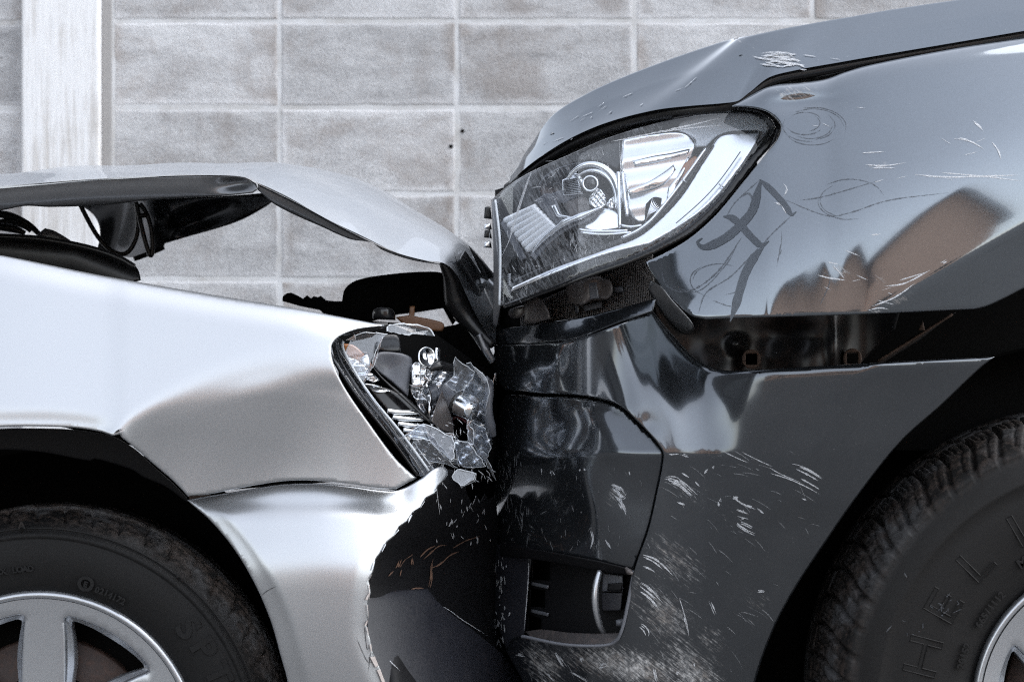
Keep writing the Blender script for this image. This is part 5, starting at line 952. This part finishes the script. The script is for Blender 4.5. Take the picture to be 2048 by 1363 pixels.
panel('reflector_bowl', R1([(855, 318, 1), (1000, 290), (1150, 282), (1215, 330), (1205, 400, 1), (1150, 520), (1075, 640), (1000, 715), (940, 735, 1), (895, 700), (872, 620), (866, 540), (842, 455, 1)]), Ychr, M['alu'], hl, step=4, roll=5, flange=.03)
for q, z in (([(905, 425, 1), (1010, 400), (1100, 385), (1195, 362, 1), (1180, 392, 1), (1080, 420), (1000, 440), (915, 455, 1)], .006), ([(880, 570, 1), (980, 530), (1060, 480), (1110, 440, 1), (1120, 470, 1), (1060, 545), (970, 580), (890, 600, 1)], .006), ([(930, 330, 1), (1060, 300), (1150, 296, 1), (1190, 320, 1), (1120, 340), (940, 380, 1)], .004), ([(1080, 560, 1), (1130, 500, 1), (1180, 400, 1), (1192, 420, 1), (1110, 590, 1), (1070, 640, 1)], .008)):
    panel('reflector_step', R1(q), (lambda zz: lambda x, y: Ychr(x, y) - zz + prof(y - 340, [(-80, -.3), (100, .1)]))(z), M['chrome'], hl, step=4, roll=4, flange=.008)
panel('amber_glint', R1([(1160, 440, 1), (1215, 400, 1), (1240, 420, 1), (1190, 480, 1), (1100, 600, 1), (1085, 580, 1)]), lo(.022), M['amber'], hl, step=4, roll=2, flange=.006)
panel('pale_sky_corner', R1([(1130, 275, 1), (1150, 232), (1350, 192), (1470, 186), (1540, 210), (1578, 250), (1560, 300), (1520, 345, 1), (1528, 276, 1), (1400, 280), (1330, 300), (1270, 355, 1), (1215, 360, 1), (1215, 320)]), lambda x, y: YL(x, y) + .02 + (400 - y) * K * .18 + .003 * gauss(x, y, 1480, 245, 60, 14, -10), simple('pale_sky_liner', (.74, .79, .85), .3, var=.06, bump=.03, coat=.5), hl, step=5, roll=5, flange=.02)  # pale inner liner; its blue-white also stands in for mirrored sky
panel('back_plate', R1([(215, 630, 1), (330, 530), (470, 455), (560, 420, 1), (560, 760, 1), (420, 920, 1), (250, 900, 1)]), lambda x, y: YL(x, y) + .06, simple('dim_grey_plastic', (.045, .047, .05), .5, scale=60), hl, step=6, roll=4, flange=.02)
panel('fan_grille', R1([(970, 640, 1), (1010, 605), (1050, 610, 1), (1040, 660), (1000, 710), (965, 730, 1)]), lo(.02), M['void'], hl, step=4, roll=2, flange=.006)
for k in range(7): tube('grille_spoke', [(x, y, float(YL(x, y)) + .016) for x, y in R1([(970 + k * 2, 730 - k * 6), (1005 + 7 * k, 612 + 8 * k)])], .0008, M['alu'], hl, n=5, samples=3)
panel('inner_bowl', R1([(430, 560, 1), (470, 500), (560, 450), (680, 430), (770, 470), (830, 560), (850, 680), (800, 770, 1), (650, 760), (560, 760, 1), (480, 660)]), lambda x, y: YL(x, y) + .05 + .02 * (1 - ((x - 1170) / 80)**2 - ((y - 395) / 70)**2), M['under'], hl, step=5, roll=4, flange=.02)
panel('dark_plate', R1([(460, 460, 1), (600, 400), (760, 345), (862, 322, 1), (842, 450), (830, 470, 1), (740, 430), (640, 430), (540, 470), (450, 540, 1)]), lo(.05), simple('dark_grey_plastic', (.05, .052, .055), .4, scale=60), hl, step=6, roll=3, flange=.02)  # evenly dark grey plate
panel('heat_plate', R1([(556, 520, 1), (620, 500), (660, 590, 1), (560, 600, 1)]), lo(.036), M['alu'], hl, step=3, roll=2, flange=.01)
for k in range(9): tube('plate_line', [(x, y, float(YL(x, y)) + .034) for x, y in R1([(560 + k * .5, 526 + 8 * k), (628 + 3.6 * k, 512 + 8.5 * k)])], .0006, M['grime'], hl, n=4, samples=2)
for q, m_, z in (([(480, 600, 1), (560, 570), (640, 600, 1), (560, 640, 1)], 'grey_plastic', .04), ([(560, 620, 1), (680, 610), (700, 700, 1), (640, 740, 1), (590, 700, 1)], 'bracket', .042), ([(420, 620, 1), (500, 590), (560, 700), (590, 760, 1), (520, 740, 1)], 'grey_plastic', .034), ([(680, 690, 1), (760, 660), (840, 690), (850, 760, 1), (720, 780, 1), (660, 760, 1)], 'alu', .03), ([(600, 480, 1), (640, 490, 1), (680, 540, 1), (665, 560, 1)], 'chrome', .03), ([(500, 650, 1), (520, 640, 1), (545, 690, 1), (600, 700, 1), (610, 715, 1), (530, 705, 1)], 'chrome', .03)):
    panel('lamp_insert', R1(q), lo(z), M[m_], hl, step=4, roll=3, flange=.012)
ring = lambda cx_, cy_, r_, a0, a1, n=14, fy=1.0: [(x, y, float(YL(x, y)) + .024) for x, y in R1([(cx_ + r_ * math.cos(R(t)), cy_ + fy * r_ * math.sin(R(t))) for t in np.linspace(a0, a1, n)])]
tube('bulb_ring', ring(696, 538, 36, 0, 360, 20), .0016, M['chrome'], hl)
panel('bulb_tip', R1([(696 + 33 * math.cos(t), 538 + 44 * math.sin(t)) for t in np.linspace(0, 6.283, 16, endpoint=False)]), lambda x, y: YL(x, y) + .026 - .006 * gauss(x, y, 1180, 366, 9, 12), M['black_gloss'], hl, step=3, roll=4, flange=.02)
tube('dome_rib', ring(700, 610, 140, 215, 380, 24, 1.2), [.002, .004, .005, .006, .004], M['chrome'], hl, samples=50)
tube('dome_rib', ring(705, 615, 118, 230, 370, 24, 1.2), [.001, .003, .003, .002], M['alu'], hl, samples=50)
panel('bulb_base', R1([(690, 610, 1), (730, 560), (765, 590), (775, 640, 1), (740, 665), (690, 640, 1)]), lambda x, y: YL(x, y) + .03 + .003 * np.sin(x * .6) * np.sin(y * .5), M['chrome'], hl, step=3, roll=3, flange=.015)
panel('bulb_base', R1([(775, 640, 1), (815, 600), (820, 660, 1), (780, 665, 1)]), lambda x, y: YL(x, y) + .03 + .003 * np.sin(x * .7), M['chrome'], hl, step=3, roll=2, flange=.01)
for q in ([(855, 480), (866, 600), (880, 700)], [(834, 480), (838, 600), (842, 760)]): tube('bowl_edge', [(x, y, float(YL(x, y)) + .02) for x, y in R1(q)], .0025, M['alu'], hl)
panel('rib_panel', R1([(250, 735, 1), (280, 700, 1), (380, 905, 1), (350, 925, 1)]), lo(.03), M['grey_plastic'], hl, step=4, roll=3, flange=.01)
for k in range(7):                              # white ribbed deflector
    t = k / 6; a_ = (277 + 105 * t, 722 + 145 * t); b_ = (425 + 100 * t, 655 + 95 * t)
    tube('reflector_rib', [(x, y, float(YL(x, y)) + .026) for x, y in R1([a_, ((a_[0] + b_[0]) / 2, (a_[1] + b_[1]) / 2), b_])], .0046, simple('white_reflector', (.80, .82, .84), .28, var=.03, bump=0, coat=.3) if k == 0 else bpy.data.materials['white_reflector'], hl, n=10)
tube('light_guide', [(x, y, float(YL(x, y)) + .018) for x, y in R1([(405, 885), (470, 810), (560, 742), (650, 700), (752, 655)])], [.001, .0035, .0045, .005, .001], M['alu'], hl)
tube('light_guide', [(x, y, float(YL(x, y)) + .016) for x, y in R1([(500, 800), (560, 730), (620, 705), (660, 690)])], [.001, .003, .002, .001], M['chrome'], hl)
panel('light_guide_cover', R1([(400, 895, 1), (470, 800), (560, 730), (690, 680, 1), (760, 650, 1), (700, 720), (600, 760), (500, 830), (420, 920, 1)]), lo(.022), M['grey_plastic'], hl, step=4, roll=3, flange=.01)
for q in ([(640, 765), (740, 775), (880, 770)], [(650, 780), (760, 790), (900, 780)], [(850, 745), (900, 752), (950, 745)]): tube('chrome_line', [(x, y, float(YL(x, y)) + .016) for x, y in R1(q)], .0018, M['chrome'], hl)
panel('lens_pod', R1([(550, 950, 1), (570, 915), (600, 895), (640, 892), (640, 930), (600, 950, 1)]), lo(.02), M['grey_plastic'], hl, step=4, roll=4, flange=.015)
for k in range(6): tube('gauge_tick', [(x, y, float(YL(x, y)) + .016) for x, y in R1([(286, 990 + 10 * k), (300, 988 + 10 * k)])], .0009, M['alu'], hl, n=5, samples=2)
YLs = lambda x, y: YL(x, y) - .006 * (1 - ((x - 1270) / 290)**2)
cr = [(R1([(402, 480), (360, 600), (312, 750), (280, 850), (245, 915)]), 4), (R1([(398, 488), (350, 620), (300, 790)]), 2), (R1([(840, 320), (846, 500), (840, 700), (838, 790)]), 1.4), (R1([(1000, 290), (1200, 262), (1345, 250)]), 2), (R1([(800, 330), (1000, 290), (1230, 240), (1330, 215)]), 3)]
for i in range(56):
    c_ = [(450, 540), (480, 900), (400, 960), (620, 870), (440, 650), (780, 800), (330, 800), (720, 360)][i % 8]; x_, y_ = c_[0] + rng.normal() * 45, c_[1] + rng.normal() * 60; a_ = rng.normal() * 14 + (80 if i % 4 else -25); l = rng.uniform(6, 60)
    if i % 8 == 7: y_ = 470 - .3 * (x_ - 480) + rng.normal() * 14
    cr.append((R1([(x_, y_), (x_ + l * math.cos(R(a_)), y_ + l * math.sin(R(a_)))]), rng.uniform(.5, 1.5)))
ribbons('lens_scratch', cr, YLs, M['scratch'], hl, kind='stuff', off=.0008)
# --- wheel
cx, _, cz = W(2240, 1412, .04)
prG = np.concatenate([[(.176, .085), (.182, .066), (.19, .056), (.205, .05), (.235, .043), (.262, .040), (.285, .0405), (.300, .043), (.3015, .0415), (.306, .042), (.318, .046), (.328, .0505), (.334, .054)], fine([(.337, .055), (.3405, .0555), (.346, .060), (.355, .072), (.3625, .086), (.3675, .104), (.3705, .125), (.3715, .15), (.372, .2), (.371, .26)], 54), [(.36, .295), (.33, .31), (.25, .31), (.176, .29)]])
def modG(T, k, r, y):
    n = 60; u = k - 13                          # u: 0..53 across shoulder and tread
    sh = np.interp(u, [0, 6, 14, 20, 30, 42, 53], [-.20, .05, .40, .46, .50, .25, .1])
    ph = (T * n / (2 * math.pi) + sh) % 1; big = (np.floor(T * n / (2 * math.pi) + sh) % 2) == 0
    on = (u >= 3) & (u <= 49)
    m1 = sm(ph, .0, .05) * (1 - sm(ph, .17, .23)); r = r - np.where(on, np.where(big, .0105, .0085) * m1 * sm(u, 2, 6), 0)
    s2 = ((ph > .5) & (ph < .56) & (u > 4) & (u < 18)) | ((ph > .68) & (ph < .73) & (u > 15) & (u < 34)) | ((ph > .42) & (ph < .47) & (u > 15) & (u < 30)) | ((ph > .85) & (ph < .9) & (u > 18) & (u < 32)); r = r - np.where(s2 & on, .0035, 0)
    cgr = ((u == 33) | (u == 34) | (u == 43) | (u == 44)); r = r - np.where(cgr, .009, 0)
    lug = np.where((u >= 0) & (u <= 4), .0022 * (ph > .25), 0); y = y - lug
    return r, y
hubm = lathe('wheel', cx, cz, [(.0, .14), (.05, .14), (.06, .12), (.16, .15), (.172, .12), (.176, .09), (.18, .085), (.178, .1), (.176, .26), (.0, .27)], 64, M['void'], suv)
tyreG = lathe('tyre', cx, cz, prG, 60 * 22, tyre_mat('chunky_tyre_rubber', (.0064, .006, .006), (.12, .085, .068), .55, .18, .375, cx, cz), hubm, modG)
lathe('rim_lip', cx, cz, [(.166, .085), (.168, .066), (.171, .056), (.176, .050), (.1805, .051), (.182, .058), (.181, .07)], 128, M['alloy'], hubm)
rim_face('rim', cx, cz, .1715, .053, 6, 200, (.07, .150, 9, 20), M['alloy'], hubm, lambda q: .02 * (1 - q**2), .06)
lathe('brake_disc', cx, cz, [(.05, .125), (.125, .125), (.128, .13), (.128, .15)], 48, M['disc'], hubm)
text_ring('letter', [(c, .253, 211 - 15.1 * i, .043, 0, 1.3) for i, c in enumerate('MICHELIN')], cx, cz, .0402, tyreG.data.materials[0], hubm, outline=True)
text_ring('letter', mk('MAX LOAD', .217, 124, 2.2, .012) + mk('665/1112', .203, 150, 1.9, .009) + mk('20152', .205, 166, 1.9, .009), cx, cz, .0455, tyreG.data.materials[0], hubm, .001)
ribbons('scuff_mark', [([(x, y), (x + rng.normal() * 8, y + rng.normal() * 8)], rng.uniform(1, 3)) for x, y in zip(np.concatenate([rng.normal(1888, 14, 16), rng.uniform(1760, 1860, 6)]), np.concatenate([rng.normal(1215, 12, 16), rng.normal(1245, 10, 6)]))] + [([(1808, 1144), (1814, 1154)], 3)], lambda x, y: .0392 + 0 * x, M['wire'], hubm, kind='stuff')
lathe('wheel_arch_liner', cx, cz, [(.46, .17), (.455, .19), (.45, .4), (.0, .42)], 48, M['void'], suv, a0=-.3, a1=math.pi + .4, closed=False)
boxmesh('floor_pan', (W(1010, 0, .9)[0], .75, .3), (cx + .4, 1.5, .75), M['void'], suv, .02)
panel('light_blocker', [(990, 380, 1), (1500, 230, 1), (1560, 640, 1), (1500, 1500, 1), (1040, 1500, 1), (1000, 1290, 1), (990, 660, 1)], lambda x, y: YS(x) + .20, M['void'], suv, step=30, roll=0, flange=.3, bstep=30)  # unseen black sheet added to stop sky light leaking in behind the panels
